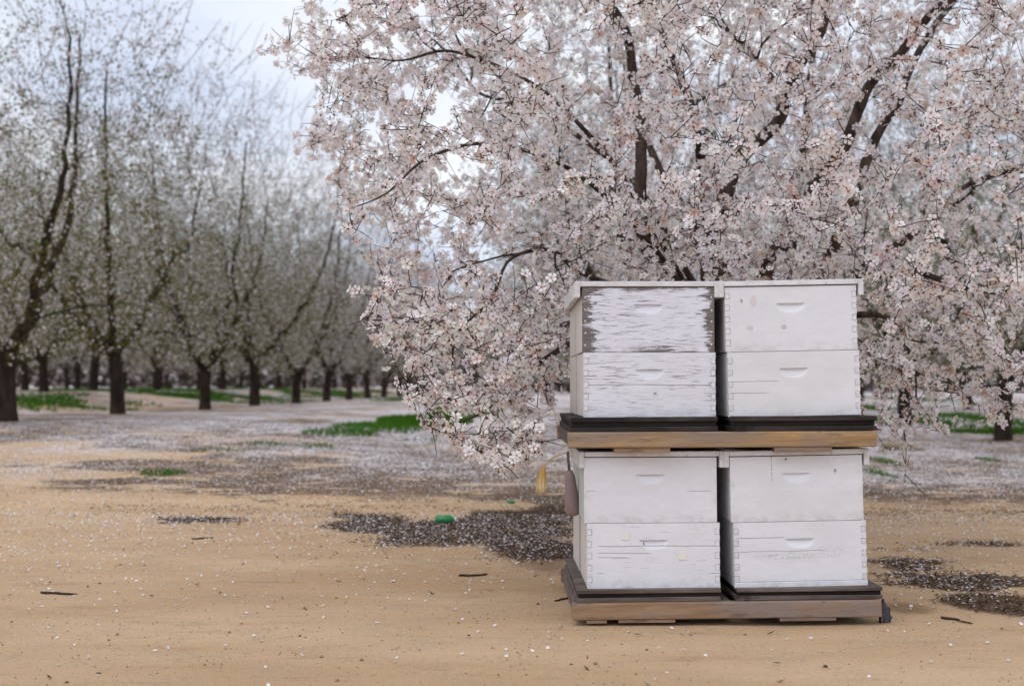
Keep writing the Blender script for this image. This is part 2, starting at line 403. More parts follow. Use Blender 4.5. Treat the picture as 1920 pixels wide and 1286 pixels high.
xs = np.concatenate([-np.geomspace(1500, 9.3, 45), np.linspace(-9, 9, 240), np.geomspace(9.3, 1500, 45)])
GX, GY = np.meshgrid(xs, ys)
GZ = gz(GX, GY)
nx, ny = len(xs), len(ys)
ii = np.arange((ny - 1) * nx).reshape(ny - 1, nx)[:, :-1]
q = np.stack([ii, ii + 1, ii + nx + 1, ii + nx], -1).reshape(-1, 4)
gv = np.stack([GX.ravel(), GY.ravel(), GZ.ravel()], 1)
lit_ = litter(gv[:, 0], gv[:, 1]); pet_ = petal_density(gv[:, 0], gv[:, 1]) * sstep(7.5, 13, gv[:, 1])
SHADOW_AND_DARK_SAND = [patch(*a) for a in ((1700, 1140, 50, 12, .8), (1035, 1045, 75, 28, .8), (760, 1055, 260, 14, .35), (1560, 1175, 130, 6, .4), (1180, 1180, 160, 6, .3))]  # pallet's soft shadow painted in at its right, plus patches of darker sand
cov = np.stack([lit_, pet_, ell(gv[:, 0], gv[:, 1], SHADOW_AND_DARK_SAND, 2.5, .5)], 1)
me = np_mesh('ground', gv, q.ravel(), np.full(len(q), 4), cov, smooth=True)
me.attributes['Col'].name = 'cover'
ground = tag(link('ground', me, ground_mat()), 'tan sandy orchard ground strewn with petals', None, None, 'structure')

# ------------------------------------------------------------------ beehives
W, H, B, TH = .501, .2445, .413, .0185
M['tan'] = wood_mat('raw_pine_bar', (.30, .175, .082), (.45, .29, .15), .7, dark=3.3)
M['tan2'] = wood_mat('weathered_pine_bar', (.24, .145, .085), (.36, .235, .145), .85, dark=8.1)
M['dark'] = wood_mat('blackened_board', (.022, .018, .017), (.055, .045, .042), .12)
M['greyb'] = wood_mat('grey_board', (.085, .066, .058), (.175, .14, .125), .45)
M['slot'] = wood_mat('dark_slot_board', (.016, .012, .011), (.035, .028, .025), .0)
M['nail'] = flat_mat('nail_head', (.62, .60, .58), .45, .5, .2, 300)
M['lid'] = paint_mat('lid_paint', 21, wear=.16, crack=.45, tone=(0.782, 0.780, 0.803))
M['lid2'] = paint_mat('lid_paint_clean', 22, wear=.05, crack=.2, tone=(0.792, 0.796, 0.835))
M['bare'] = flat_mat('side_paint', (.66, .62, .58), .7, .2, .15, 25)
M['teal'] = flat_mat('faded_teal_paint', (.52, .58, .55), .7, .2, .18, 25)
M['patch'] = flat_mat('patch_paint', (.80, .775, .72), .6, .3, .05, 40)

def front_board(joints, hand=True):
    """front of a hive box: finger notches at both ends and a scooped hand hold (a milled D with a straight top)"""
    per = H / 11
    xl = [-W / 2, -W / 2 + TH, W / 2 - TH, W / 2]
    zl = [k * per for k in range(12)]
    wh, hh, zt, dm = .112, .036, H - .064, .0105
    if hand:
        xl += list(np.linspace(-wh / 2, wh / 2, 23)); zl += list(np.linspace(zt - hh, zt, 10)) + [zt + .0006]
    xl = sorted(set(round(v, 6) for v in xl)); zl = sorted(set(round(v, 6) for v in zl))
    def dep(x, z):
        if not hand or abs(x) >= wh / 2 or z > zt + .0001: return 0.
        u = x / (wh / 2); zb = zt - hh * math.sqrt(max(0, 1 - abs(u) ** 2.6))
        return dm * ((z - zb) / hh) ** .8 * min(1, (1 - abs(u)) * 6) if z > zb else 0.
    bm = bmesh.new(); V = {}
    for i, x in enumerate(xl):
        for j, z in enumerate(zl):
            V[i, j] = bm.verts.new((x, dep(x, z), z))
    for i in range(len(xl) - 1):
        for j in range(len(zl) - 1):
            xm = (xl[i] + xl[i + 1]) / 2; zm = (zl[j] + zl[j + 1]) / 2
            if joints and abs(xm) > W / 2 - TH and int(zm / per) % 2 == 1: continue
            bm.faces.new((V[i, j], V[i + 1, j], V[i + 1, j + 1], V[i, j + 1]))
    bmesh.ops.delete(bm, geom=[v for v in bm.verts if not v.link_faces], context='VERTS')
    be = [e for e in bm.edges if len(e.link_faces) == 1]
    r = bmesh.ops.extrude_edge_only(bm, edges=be)
    for v in r['geom']:
        if isinstance(v, bmesh.types.BMVert): v.co.y += TH
    bmesh.ops.recalc_face_normals(bm, faces=bm.faces)
    return bm_mesh('front_board', bm)
FB = {}
gap = .0011; per = H / 11
finger_me = bm_mesh('finger', box_bm(-TH / 2 + gap, TH / 2 - gap, .0004, TH, gap, per - gap, .0006))
nail_bm = bmesh.new(); bmesh.ops.create_cone(nail_bm, cap_ends=True, segments=8, radius1=.0042, radius2=.0034, depth=.002, matrix=Matrix.Rotation(R(90), 4, 'X'))
nail_me = bm_mesh('nail', nail_bm)
patch_me = bm_mesh('patch', box_bm(-.0155, .0155, -.0022, .0, -.0155, .0155, .0008, .0008))

def hive_box(hive, mat, side, z, dx, joints=True, nails=False, patches=(), hand=True, yaw=0, label=None, rim=False):
    bx = empty('hive_body', (dx, 0, z), (0, 0, R(yaw))); bx.parent = hive
    if label: bx['label'] = label
    key = (joints, hand)
    if key not in FB: FB[key] = front_board(joints, hand)
    me = FB[key].copy(); fb = link('front_board', me, mat, bx)
    zz = .0009
    link('side_board', bm_mesh('side_board', box_bm(-W / 2, -W / 2 + TH, TH + .0006, B, zz, H - zz, .002)), side, bx)
    link('side_board', bm_mesh('side_board', box_bm(W / 2 - TH, W / 2, TH + .0006, B, zz, H - zz, .002)), mat, bx)
    link('back_board', bm_mesh('back_board', box_bm(-W / 2 + TH + .0006, W / 2 - TH - .0006, B - TH, B, zz, H - zz, .001)), mat, bx)
    if joints:
        fme = finger_me.copy(); fme.materials.append(mat)
        for s in (-1, 1):
            for k in range(1, 11, 2):
                f = link('finger', fme, None, bx); f.location = (s * (W / 2 - TH / 2), random.uniform(-.0006, .0009), k * per)
    if nails:
        for s in (-1, 1):
            for k in range(5):
                f = link('nail', nail_me, M['nail'], bx); f.location = (s * (W / 2 - .011) + random.uniform(-.001, .001), -.0008, .028 + k * .0445 + random.uniform(-.004, .004))
    for (x, z_) in patches:
        f = link('patch', patch_me, M['patch'], bx); f.location = (x, 0, z_); f.rotation_euler = (0, R(random.uniform(-4, 4)), 0)
    if rim: link('rim_strip', bm_mesh('rim_strip', box_bm(-W / 2 - .001, W / 2 + .001, -.003, -.0004, .0005, .019, .0006)), mat, bx)
    return bx

def hive_lid(hive, mat, z, dx, tilt=0):
    ld = empty('lid', (dx, 0, z), (0, R(tilt), 0)); ld.parent = hive
    hw = .2752; tk = .0215
    link('lid_board', bm_mesh('lid_board', box_bm(-hw + .0205, hw - .0205, -.006, B + .012, .0024, tk, .002, .0006)), mat, ld)
    for s in (-1, 1):
        a, b = (s * (hw - .02), s * hw) if s > 0 else (-hw, -hw + .02)
        link('cleat', bm_mesh('cleat', box_bm(a, b, -.007, B + .013, -.040, tk + .0006, .002, .0006)), mat, ld)
    return ld

def make_hive(label, px, py, roll, yaw, boxes, lid, D=5.0, cat='beehive'):
    p = at(px, py, D)
    h = empty('beehive', p, (0, R(-roll), R(yaw)))
    tag(h, label, cat, 'stacked beehives on pallets')
    for k, b in enumerate(boxes):
        hive_box(h, z=k * (H + .0017), **b)
    hive_lid(h, lid[0], 2 * (H + .0017), lid[1], lid[2] if len(lid) > 2 else 0)
    return h

k_pink = (.60, .47, .45)
P_ULt = paint_mat('paint_weathered', 1, wear=.275, crack=.85, edge=.30, tone=(0.767, 0.770, 0.857))
P_ULb = paint_mat('paint_cracked', 2, wear=.155, crack=.85, edge=.03, tone=(0.777, 0.780, 0.847), lines=((-.26, .26, .122, .012, .0014), (-.2, -.12, .19, .006, .0012)))
P_URt = paint_mat('paint_knotty', 3, wear=-.12, crack=.02, tone=(0.792, 0.796, 0.840), knots=((-.142, .189, .016, .028, k_pink, .45), (-.157, .088, .017, .012, k_pink, .55), (-.028, .090, .013, .013, (.45, .36, .34), .6)))
P_URb = paint_mat('paint_checked', 4, wear=-.02, crack=.14, tone=(0.797, 0.801, 0.840), lines=((-.25, -.05, .133, .01, .001), (-.25, -.09, .09, .008, .001)))
P_LLt = paint_mat('paint_fresh', 5, wear=-.10, crack=.05, tone=(0.782, 0.785, 0.840), lines=((.13, .24, .118, .002, .0009), (-.25, -.2, .12, .004, .0009)))
P_LLb = paint_mat('paint_split', 6, wear=.10, crack=.5, tone=(0.792, 0.801, 0.847), lines=((-.22, .26, .158, .007, .0013), (-.22, 0., .132, .02, .0011), (-.22, -.08, .115, .004, .0012), (-.22, -.18, .057, .004, .001), (.2, .26, .055, .004, .001)))
P_LRt = paint_mat('paint_smooth', 7, wear=-.12, crack=.02, tone=(0.792, 0.801, 0.847), streaks=((-.093, .150, .25),))
P_LRb = paint_mat('paint_scuffed', 8, wear=.09, crack=.5, tone=(0.792, 0.801, 0.852), stains=((-.02, .115, .13, .03, .55), (.12, .13, .09, .035, .5), (-.12, .12, .09, .03, .35)), lines=((-.25, .25, .0215, .001, .0009), (-.25, -.05, .185, .006, .0012), (-.24, .1, .135, .008, .0009)))

make_hive('beehive with peeling weathered grey-edged top box, on the upper pallet', 1218.5, 782, .05, .7,
    [dict(mat=P_ULb, side=M['bare'], dx=0), dict(mat=P_ULt, side=M['bare'], dx=-.004, joints=False, nails=True, label='hive box with paint worn to grey wood at both ends')], (M['lid'], -.008))
make_hive('cream white beehive with pinkish knots in its top box, on the upper pallet', 1490, 779.5, 1.1, .6,
    [dict(mat=P_URb, side=M['lid2'], dx=.001), dict(mat=P_URt, side=M['lid2'], dx=-.004)], (M['lid2'], -.0015))
make_hive('beehive with two small square patches on its cracked bottom box, lower pallet', 1226, 1102.5, .25, .5,
    [dict(mat=P_LLb, side=M['bare'], dx=0, patches=((-.105, .197), (.110, .122))), dict(mat=P_LLt, side=M['teal'], dx=-.010, joints=False)], (M['lid2'], -.004))
make_hive('beehive with a rust run under its lid and scuffed bottom box, lower pallet', 1502.5, 1099.5, 1.1, .6,
    [dict(mat=P_LRb, side=M['lid2'], dx=0, rim=True), dict(mat=P_LRt, side=M['lid2'], dx=-.008, joints=False)], (M['lid2'], -.006))
# hives behind: left pair shows a sliver; unseen right pair added to block light
P_back = paint_mat('paint_back', 9, wear=.05, crack=.3, tone=(0.713, 0.714, 0.750))
p = at(1218.5, 782, 5.0)
for (lab, dz, sm, px_) in (('beehive standing behind the weathered one on the upper pallet', p[2], M['bare'], -.002), ('faded teal beehive standing behind the lower left one', at(1226, 1102.5, 5.0)[2], M['teal'], .012),
        ('unseen beehive added behind the knotty one on the upper pallet', p[2] + .002, M['bare'], .552), ('unseen beehive added behind the one with the rust run', at(1226, 1102.5, 5.0)[2] + .002, M['bare'], .566)):
    h = empty('beehive', (p[0] + px_ - .006, 5.47, dz), (0, 0, R(.7)))
    tag(h, lab, 'beehive', 'stacked beehives on pallets')
    for k in range(2): hive_box(h, P_back, sm if k else M['bare'], k * (H + .0017), 0, joints=False)
    hive_lid(h, M['lid'], 2 * (H + .0017), 0)

def make_pallet(label, x0, x1, ytop, ybar, ybot, roll, bar, decks, skids, skid_h):
    """x in photo pixels at the bar's front, heights from photo rows"""
    D = 4.945
    zb = at(1364, ybot, D)[2]; zt = at(1364, ybar, D)[2]; zd = at(1364, ytop, 5.0)[2]
    xa, xb = at(x0, ybot, D)[0], at(x1, ybot, D)[0]; xc = (xa + xb) / 2; hw = (xb - xa) / 2
    p = empty('pallet', (xc, D, zb - skid_h), (0, R(-roll), R(.4)))
    tag(p, label, 'pallet', 'wooden hive pallets')
    z0 = skid_h; z1 = z0 + zt - zb; z2 = z0 + zd - zb
    DEP = 1.0
    link('front_bar', bm_mesh('front_bar', box_bm(-hw, hw, 0, .040, z0, z1, .004, .0015)), bar, p)
    link('back_bar', bm_mesh('back_bar', box_bm(-hw, hw, DEP - .04, DEP, z0, z1, .004, .0015)), bar, p)
    for xx in (-hw + .03, 0, hw - .03):
        link('stringer', bm_mesh('stringer', box_bm(xx - .02, xx + .02, .041, DEP - .041, z0 + .004, z1 - .001, .002, .001)), M['greyb'], p)
    for row in (0, 1):
        for (a, b) in decks:
            da, db = at(a, ytop, 5.0)[0] - xc, at(b, ytop, 5.0)[0] - xc
            y0 = .022 + row * .475; y1 = y0 + .47
            n1 = (z2 - z1) * .34; n2 = (z2 - z1) * .66
            link('deck_board', bm_mesh('deck_board', box_bm(da, db, y0 + .004, y1, z1 + .0004, z1 + n1, .002, .0012)), M['greyb' if ytop > 900 else 'dark'], p)
            link('spacer_board', bm_mesh('spacer_board', box_bm(da + .006, db - .004, y0 + .014, y1 - .01, z1 + n1 + .0004, z1 + n2, .001)), M['slot'], p)
            link('deck_board', bm_mesh('deck_board', box_bm(da + .002, db, y0, y1, z1 + n2 + .0004, z2 - .001, .002, .0012)), M['greyb' if ytop > 900 else 'dark'], p)
    for (a, b) in skids:
        da, db = at(a, ybot, D)[0] - xc, at(b, ybot, D)[0] - xc
        link('skid_board', bm_mesh('skid_board', box_bm(da, db, .004, DEP - .01, .0005, z0 - .0006, .001, .0005)), M['tan2'], p)
    return p
make_pallet('weathered wooden pallet lying on the sand under all the hives', 1073, 1655, 1099.8, 1128.5, 1159.5, .6, M['tan2'], ((1081, 1350), (1379, 1652)), ((1100, 1138), (1160, 1266), (1463, 1569)), .013)
make_pallet('yellow pine pallet with blackened deck boards sandwiched between the two hive layers', 1065, 1645, 780, 809.5, 839.0, .3, M['tan'], ((1069, 1344), (1367, 1640)), ((1152, 1257), (1453, 1561)), .018)

# ------------------------------------------------------------------ near almond tree in bloom
def bez(p0, p1, t0, L, n, wig, r):
    t = np.linspace(0, 1, n)[:, None]
    c1 = p0 + t0 * L * .38; c2 = p1 - (p1 - p0) * .28
    P = (1 - t) ** 3 * p0 + 3 * (1 - t) ** 2 * t * c1 + 3 * (1 - t) * t ** 2 * c2 + t ** 3 * p1
    jit = r.normal(size=P.shape) * wig; jit[0] = 0
    return P + jit

class Grow:
    def __init__(s, r, base):
        s.r = r; s.base = base; s.P = np.zeros((0, 3)); s.T = np.zeros((0, 3)); s.len = np.zeros(0); s.rad = np.zeros(0)
    def add(s, P, rad, l0):
        T = np.gradient(P, axis=0); T /= np.maximum(np.linalg.norm(T, axis=1, keepdims=True), 1e-9)
        seg = np.concatenate([[0], np.cumsum(np.linalg.norm(np.diff(P, axis=0), axis=1))]) + l0
        s.P = np.vstack([s.P, P]); s.T = np.vstack([s.T, T]); s.len = np.concatenate([s.len, seg]); s.rad = np.concatenate([s.rad, rad])
    def attach(s, tgt, kr, r_min, r_max, step, wig, lenw=.22, droop=0., bad=None):
        d = tgt - s.P; D = np.linalg.norm(d, axis=1)
        cost = D + lenw * s.len - .25 * (d * s.T).sum(1) / 1.0
        cost[D < .06] += 9
        i = int(np.argmin(cost)); L_ = D[i]
        if L_ > 2.4: return None
        dirn = d[i] / L_; t0 = s.T[i] * .45 + dirn * .75; t0 = t0 / np.linalg.norm(t0)
        n = max(4, int(L_ / step))
        P = bez(s.P[i], tgt, t0, L_, n, wig, s.r)
        if droop: P[:, 2] += droop * np.linspace(0, 1, n) ** 2 * -L_ + droop * np.linspace(0, 1, n) * L_ * .6
        if bad is not None and bad(P).any(): return None
        r0 = min(s.rad[i] * .75, max(r_min, min(r_max, kr * L_)))
        rad = np.linspace(r0, max(.0011, r0 * .30), n)
        s.add(P[1:], rad[1:], s.len[i] + L_ / n)
        return P, rad

def petal_flower(detail):
    """five notched petals, rosy centre, red-brown calyx behind; unit radius, facing +z"""
    v, f, c = [], [], []
    white, pale, rose = (.895, .885, .875), (.88, .80, .80), (.50, .13, .16)
    for k in range(5):
        a = 2 * math.pi * k / 5; ca, sa = math.cos(a), math.sin(a)
        def pt(r, w_, z): v.append((ca * r - sa * w_, sa * r + ca * w_, z)); return len(v) - 1
        zt = .16 if k % 2 else .26
        if detail:
            b = pt(.04, 0, 0); m1 = pt(.26, -.11, .07); m2 = pt(.26, .11, .07)
            s1 = pt(.66, -.36, .12 + .04 * (k % 3)); s2 = pt(.66, .36, .16); t1 = pt(.97, -.17, zt); nn = pt(.90, 0, zt - .03); t2 = pt(.97, .17, zt + .02)
            c += [rose, pale, pale, white, white, white, white, white]
            f += [(b, m1, m2), (m1, s1, nn, m2), (s1, t1, nn), (m2, nn, s2), (nn, t2, s2)]
        else:
            b = pt(.05, 0, .0); s1 = pt(.62, -.35, .13); t = pt(.98, 0, zt); s2 = pt(.62, .35, .13)
            c += [(.86, .79, .79), white, white, white]; f += [(b, s1, t, s2)]
    b0 = len(v)
    for k in range(5):
        a = 2 * math.pi * (k + .5) / 5; v.append((.15 * math.cos(a), .15 * math.sin(a), .075)); c.append(rose if k % 2 else (.50, .20, .14))
    f.append(tuple(range(b0, b0 + 5)))
    if detail:
        b1 = len(v)
        for k in range(4):
            a = 2 * math.pi * k / 4; v.append((.20 * math.cos(a), .20 * math.sin(a), -.02)); c.append((.22, .085, .04))
        v.append((0, 0, -.42)); c.append((.16, .07, .03))
        f += [(b1 + k, b1 + 4, b1 + (k + 1) % 4) for k in range(4)]
    return v, f, c

def fine_flower(seed):
    r = random.Random(seed); v, f, c = petal_flower(True)
    v = [(x + r.uniform(-.04, .04), y + r.uniform(-.04, .04), z + r.uniform(-.05, .06)) for x, y, z in v]
    for k in range(9):
        a = r.uniform(0, 6.28); b = len(v); q_ = r.uniform(.18, .36); h = r.uniform(.25, .42)
        v += [(.03 * math.cos(a + 1.5), .03 * math.sin(a + 1.5), .05), (-.03 * math.cos(a + 1.5), -.03 * math.sin(a + 1.5), .05), (q_ * math.cos(a), q_ * math.sin(a), h)]
        c += [(.75, .45, .5), (.75, .45, .5), (.75, .55, .22)]; f.append((b, b + 1, b + 2))
    return v, f, c

tr = np.random.default_rng(11)
base = np.array((1.45, 8.0, float(gz(1.45, 8.0)) - .05))
tree = empty('almond_tree', base)
tag(tree, 'large almond tree covered in white blossom behind the beehives', 'tree')
fork = base + np.array((-.03, -.02, .72))
def W2L(P): return np.asarray(P) - base

def smoothpath(K, n):
    K = np.asarray(K, float); t = np.linspace(0, len(K) - 1, n); o = np.zeros((n, 3))
    for a in range(3):
        i = np.clip(t.astype(int), 0, len(K) - 2); u = t - i
        p0 = K[np.maximum(i - 1, 0), a]; p1 = K[i, a]; p2 = K[i + 1, a]; p3 = K[np.minimum(i + 2, len(K) - 1), a]
        o[:, a] = .5 * (2 * p1 + (p2 - p0) * u + (2 * p0 - 5 * p1 + 4 * p2 - p3) * u ** 2 + (3 * p1 - p0 - 3 * p2 + p3) * u ** 3)
    return o
limbs_px = [   # photo column, photo row, distance; radius at start, end
    ([(1270, 570, 7.9), (1218, 460, 7.7), (1196, 360, 7.6), (1206, 230, 7.6), (1165, 90, 7.6), (1110, -90, 7.5), (1080, -300, 7.4)], 0.056, 0.013),
    ([(1370, 560, 8.2), (1318, 430, 8.3), (1316, 300, 8.3), (1285, 170, 8.3), (1225, 20, 8.3), (1200, -200, 8.4)], 0.048, 0.012),
    ([(1330, 560, 7.8), (1335, 440, 7.7), (1388, 325, 7.6), (1452, 225, 7.5), (1500, 120, 7.4), (1548, 10, 7.3), (1600, -180, 7.2)], 0.058, 0.017),
    ([(1430, 560, 7.8), (1440, 490, 7.7), (1480, 410, 7.6), (1545, 335, 7.6), (1605, 215, 7.6), (1650, 140, 7.5), (1735, 50, 7.4), (1830, -30, 7.3), (1950, -150, 7.2)], 0.053, 0.016),
    ([(1500, 590, 8.0), (1545, 480, 8.1), (1600, 390, 8.1), (1645, 250, 8.2), (1700, 150, 8.2), (1790, 10, 8.3), (1880, -150, 8.3)], 0.048, 0.013),
    ([(1460, 500, 8.6), (1500, 300, 9.3), (1530, 100, 9.8), (1560, -100, 10.1)], 0.044, 0.012),
    ([(1330, 500, 8.7), (1250, 330, 9.4), (1180, 160, 9.9), (1120, -60, 10.2)], 0.044, 0.012),
    ([(1560, 560, 7.7), (1690, 520, 7.3), (1790, 555, 7.0), (1900, 570, 6.8), (1990, 620, 6.6)], .026, .004),
    ([(1300, 590, 7.6), (1180, 545, 7.2), (1060, 490, 6.75), (960, 500, 6.3), (880, 585, 5.9), (830, 690, 5.6)], .019, .003),
    ([(1290, 560, 7.5), (1190, 420, 7.0), (1060, 310, 6.7), (920, 285, 6.5), (770, 325, 6.3), (680, 400, 6.2)], .017, .003),
    ([(1300, 540, 7.8), (1150, 320, 7.4), (1010, 160, 7.1), (860, 105, 6.9), (720, 120, 6.8), (600, 110, 6.8)], .017, .003),
    ([(1290, 640, 7.7), (1130, 640, 7.1), (1030, 690, 6.7), (950, 745, 6.1), (880, 790, 5.6)], .026, .004),
    ([(1300, 540, 8.0), (1180, 330, 8.2), (1020, 210, 8.3), (880, 150, 8.4), (760, 40, 8.4)], .026, .004),
    ([(1520, 600, 7.7), (1630, 590, 7.3), (1700, 660, 7.0), (1735, 740, 6.8)], 0.030, 0.005),
    ([(1560, 560, 8.2), (1720, 420, 8.2), (1850, 330, 8.2), (2000, 280, 8.1)], 0.037, 0.007),
]
gr = Grow(tr, base)
trunk_k = np.array([base + (0.02, 0, -.1), base + (0, 0, .3), fork])
tp = smoothpath(trunk_k, 10); trad = np.interp(np.linspace(0, 1, 10), [0, .15, .6, 1], [.20, .165, .15, .155])
gr.add(tp, trad, 0)
to = link('trunk', tube_mesh('trunk', [(W2L(tp), trad)], 14), M['bark'], tree)
def bump_path(P, rad, r):
    P = P.copy(); n_ = len(P); kn = r.normal(size=(max(3, n_ // 4), 3)) * .035; kn[0] = 0
    P += smoothpath(kn * .7, n_)
    return P
for K, r0, r1 in limbs_px:
    pts = [fork + tr.normal(size=3) * .03] + [at(*k) for k in K]
    n = 6 * len(pts); P = smoothpath(pts, n)
    rad = np.interp(np.linspace(0, 1, n), [0, .2, 1], [r0 * 1.1, r0 * .9, r1]) * (1 + tr.normal(size=n) * .05)
    P = bump_path(P, rad, tr)
    gr.add(P, rad, .7)
    link('limb', tube_mesh('limb', [(W2L(P), rad)], 9), M['bark'], tree)

SIL = np.array([(600, -700), (565, -10), (500, 95), (575, 195), (575, 280), (625, 400), (655, 460), (700, 560), (680, 590), (730, 680), (765, 740), (785, 790), (850, 845), (900, 875),
                (960, 895), (1010, 880), (1060, 905), (1085, 915), (1085, 850), (1640, 850), (1690, 830), (1700, 875), (1725, 815), (1785, 830), (1760, 750), (1830, 735), (1890, 795), (1912, 780), (2060, 770), (2500, 300), (2500, -700)], float)
def inside(px, py, poly=SIL):
    c = np.zeros(len(px), bool); n = len(poly); j = n - 1
    for i in range(n):
        xi, yi = poly[i]; xj, yj = poly[j]
        k = ((yi > py) != (yj > py)) & (px < (xj - xi) * (py - yi) / (yj - yi + 1e-12) + xi); c ^= k; j = i
    return c
def hive_zone(P):
    P = np.atleast_2d(P)
    return ((P[:, 0] > .17) & (P[:, 0] < 1.52) & (P[:, 1] < 6.25) & (P[:, 2] < 1.38)) | (P[:, 1] < 4.75)
def sample_targets(n, lo=False):
    out = []
    while len(out) < n:
        k = n * 6
        p = tr.uniform(-1, 1, (k, 3)); rr = np.linalg.norm(p, axis=1)
        keep = (rr < 1)
        P = np.array((1.35, 7.75, 2.35)) + p * np.array((3.3, 3.15, 2.9))
        P[:, 2] = np.maximum(P[:, 2], .2)
        px, py = proj(P)
        keep &= inside(px, py) & ~hive_zone(P) & (P[:, 2] > .55)
        rh = np.hypot(P[:, 0] - 1.45, P[:, 1] - 8)
        keep &= ~((rh < 1.4) & (P[:, 2] < 1.3))
        a = np.ones(k)
        a[(px > 1660) & (py > 230) & (py < 500)] = .40
        a[(py > 690) & (px < 1090)] = .25
        a[(py > 560) & (px > 1640)] = .45
        a[(px < 720) & (py < 480)] = .55
        a[(py < -150)] = .35
        a[P[:, 1] > 9.3] *= .7
        a[(px > 2050)] *= .3
        keep &= tr.random(k) < a
        out += list(P[keep])
    return np.array(out[:n])
sec, twg = [], []
T2 = sample_targets(190); T2 = T2[np.argsort(np.linalg.norm(T2 - fork, axis=1))]
extra = [at(*a) for a in ((560, 60, 6.9), (505, 97, 6.9), (575, 200, 6.8), (580, 275, 6.7), (660, 455, 6.0), (690, 585, 5.5), (735, 672, 5.4), (775, 735, 5.4), (790, 785, 5.3), (905, 835, 5.05), (960, 880, 5.15), (1000, 830, 5.6), (1055, 880, 5.2),
                           (1690, 820, 6.6), (1770, 815, 6.6), (1890, 780, 6.5), (1900, 690, 6.6), (1820, 560, 6.9), (1890, 200, 7.2), (1900, 110, 7.2), (1850, 480, 7.1), (1800, 640, 6.8), (1700, 900, 6.7))]
for t in list(T2) + extra:
    res = gr.attach(np.asarray(t), .016, .006, .02, .07, .010, lenw=.2, droop=.10, bad=hive_zone)
    if res: sec.append(res)
def px_targets(n, x0, x1, y0, y1, d0, d1):
    out = []
    while len(out) < n:
        a, b, d = tr.uniform(x0, x1), tr.uniform(y0, y1), tr.uniform(d0, d1); p = at(a, b, d)
        if inside(np.array([a]), np.array([b]))[0] and not hive_zone(p)[0] and p[2] > .45: out.append(p)
    return np.array(out)
T3 = np.vstack([sample_targets(2000), px_targets(100, 690, 1070, 520, 760, 5.1, 6.8), px_targets(26, 760, 1070, 740, 905, 4.95, 6.3), px_targets(110, 1645, 1930, 470, 830, 6.2, 7.6), px_targets(60, 570, 760, 60, 480, 6.2, 7.4), px_targets(110, 1150, 1620, 320, 530, 6.4, 7.7)]); T3 = T3[np.argsort(np.linalg.norm(T3 - fork, axis=1))]
for t in T3:
    res = gr.attach(t, .011, .0036, .008, .045, .006, lenw=.10, droop=.12, bad=hive_zone)
    if res: twg.append(res)
# spurs and flowers
spurs, FP, FN = [], [], []
def bloom(P, rad, t_from, dens):
    seg = np.linalg.norm(np.diff(P, axis=0), axis=1); L_ = np.concatenate([[0], np.cumsum(seg)]); tot = L_[-1]
    n = int(tot * (1 - t_from) * dens)
    if n < 1: return
    s = tr.uniform(t_from * tot, tot, n)
    # clumps along the twig with bare stretches between
    ph = tr.uniform(0, 100); cl_ = vnoise(s * 7 + ph, np.full(n, ph)); s = s[cl_ > .34]
    if len(s) == 0: return
    c = np.stack([np.interp(s, L_, P[:, k]) for k in range(3)], 1)
    T = np.gradient(P, axis=0); t_ = np.stack([np.interp(s, L_, T[:, k]) for k in range(3)], 1); t_ /= np.maximum(np.linalg.norm(t_, axis=1, keepdims=True), 1e-9)
    a = tr.normal(size=c.shape); a -= (a * t_).sum(1, keepdims=True) * t_; a /= np.maximum(np.linalg.norm(a, axis=1, keepdims=True), 1e-9)
    FP.append(c + a * tr.uniform(.010, .034, (len(s), 1))); FN.append(a + t_ * tr.normal(size=(len(s), 1)) * .5 + np.array((0, -.05, .12)))
    m = int(tot * 26)
    for _ in range(m):                                  # short side spurs
        s0 = tr.uniform(.1 * tot, tot); p0 = np.array([np.interp(s0, L_, P[:, k]) for k in range(3)])
        dv = tr.normal(size=3); dv /= np.linalg.norm(dv); ln = tr.uniform(.03, .10) * (1.8 if tr.random() < .25 else 1); p1 = p0 + dv * ln + np.array((0, 0, .01))
        spurs.append((np.array([p0, (p0 + p1) / 2 + tr.normal(size=3) * .004, p1]), np.array([.0026, .0021, .0013])))
        if tr.random() < .42: continue
        k = tr.integers(1, 6); a = tr.normal(size=(k, 3)); a /= np.linalg.norm(a, axis=1, keepdims=True)
        FP.append(p1 + a * tr.uniform(.008, .024, (k, 1))); FN.append(a + dv * .6)
for P, rad in sec: bloom(P, rad, .35, 60)
for P, rad in twg: bloom(P, rad, .08, 76)
FP = np.concatenate(FP); FN = np.concatenate(FN)
ok = ~hive_zone(FP); FP = FP[ok]; FN = FN[ok]
px, py = proj(FP)
off = (py < -260) | (px > 2250)
keep = ~(off & (tr.random(len(FP)) < .45)); FP = FP[keep]; FN = FN[keep]; px = px[keep]; py = py[keep]
print('near tree flowers', len(FP), 'twigs', len(twg), 'sec', len(sec), 'spurs', len(spurs))
link('branches', tube_mesh('branches', [(W2L(P), r_) for P, r_ in sec], 6), M['twig'], tree)['kind'] = 'stuff'
link('twigs', tube_mesh('twigs', [(W2L(P), r_) for P, r_ in twg], 4), M['twig'], tree)['kind'] = 'stuff'
link('spurs', tube_mesh('spurs', [(W2L(P), r_) for P, r_ in spurs], 3), M['twig'], tree)['kind'] = 'stuff'
FR = rots_from_normal(FN, tr); FS = tr.uniform(.0185, .0265, len(FP))
shut = tr.random(len(FP))                               # some flowers half open: narrower and taller
SC3 = np.stack([FS * np.where(shut < .2, .62, 1), FS * np.where(shut < .2, .62, 1), FS * np.where(shut < .2, 2.6, tr.uniform(.6, 1.8, len(FP)))], 1)
tint = np.stack([tr.uniform(.93, 1.02, len(FP)), tr.uniform(.925, 1.02, len(FP)), tr.uniform(.92, 1.02, len(FP))], 1)
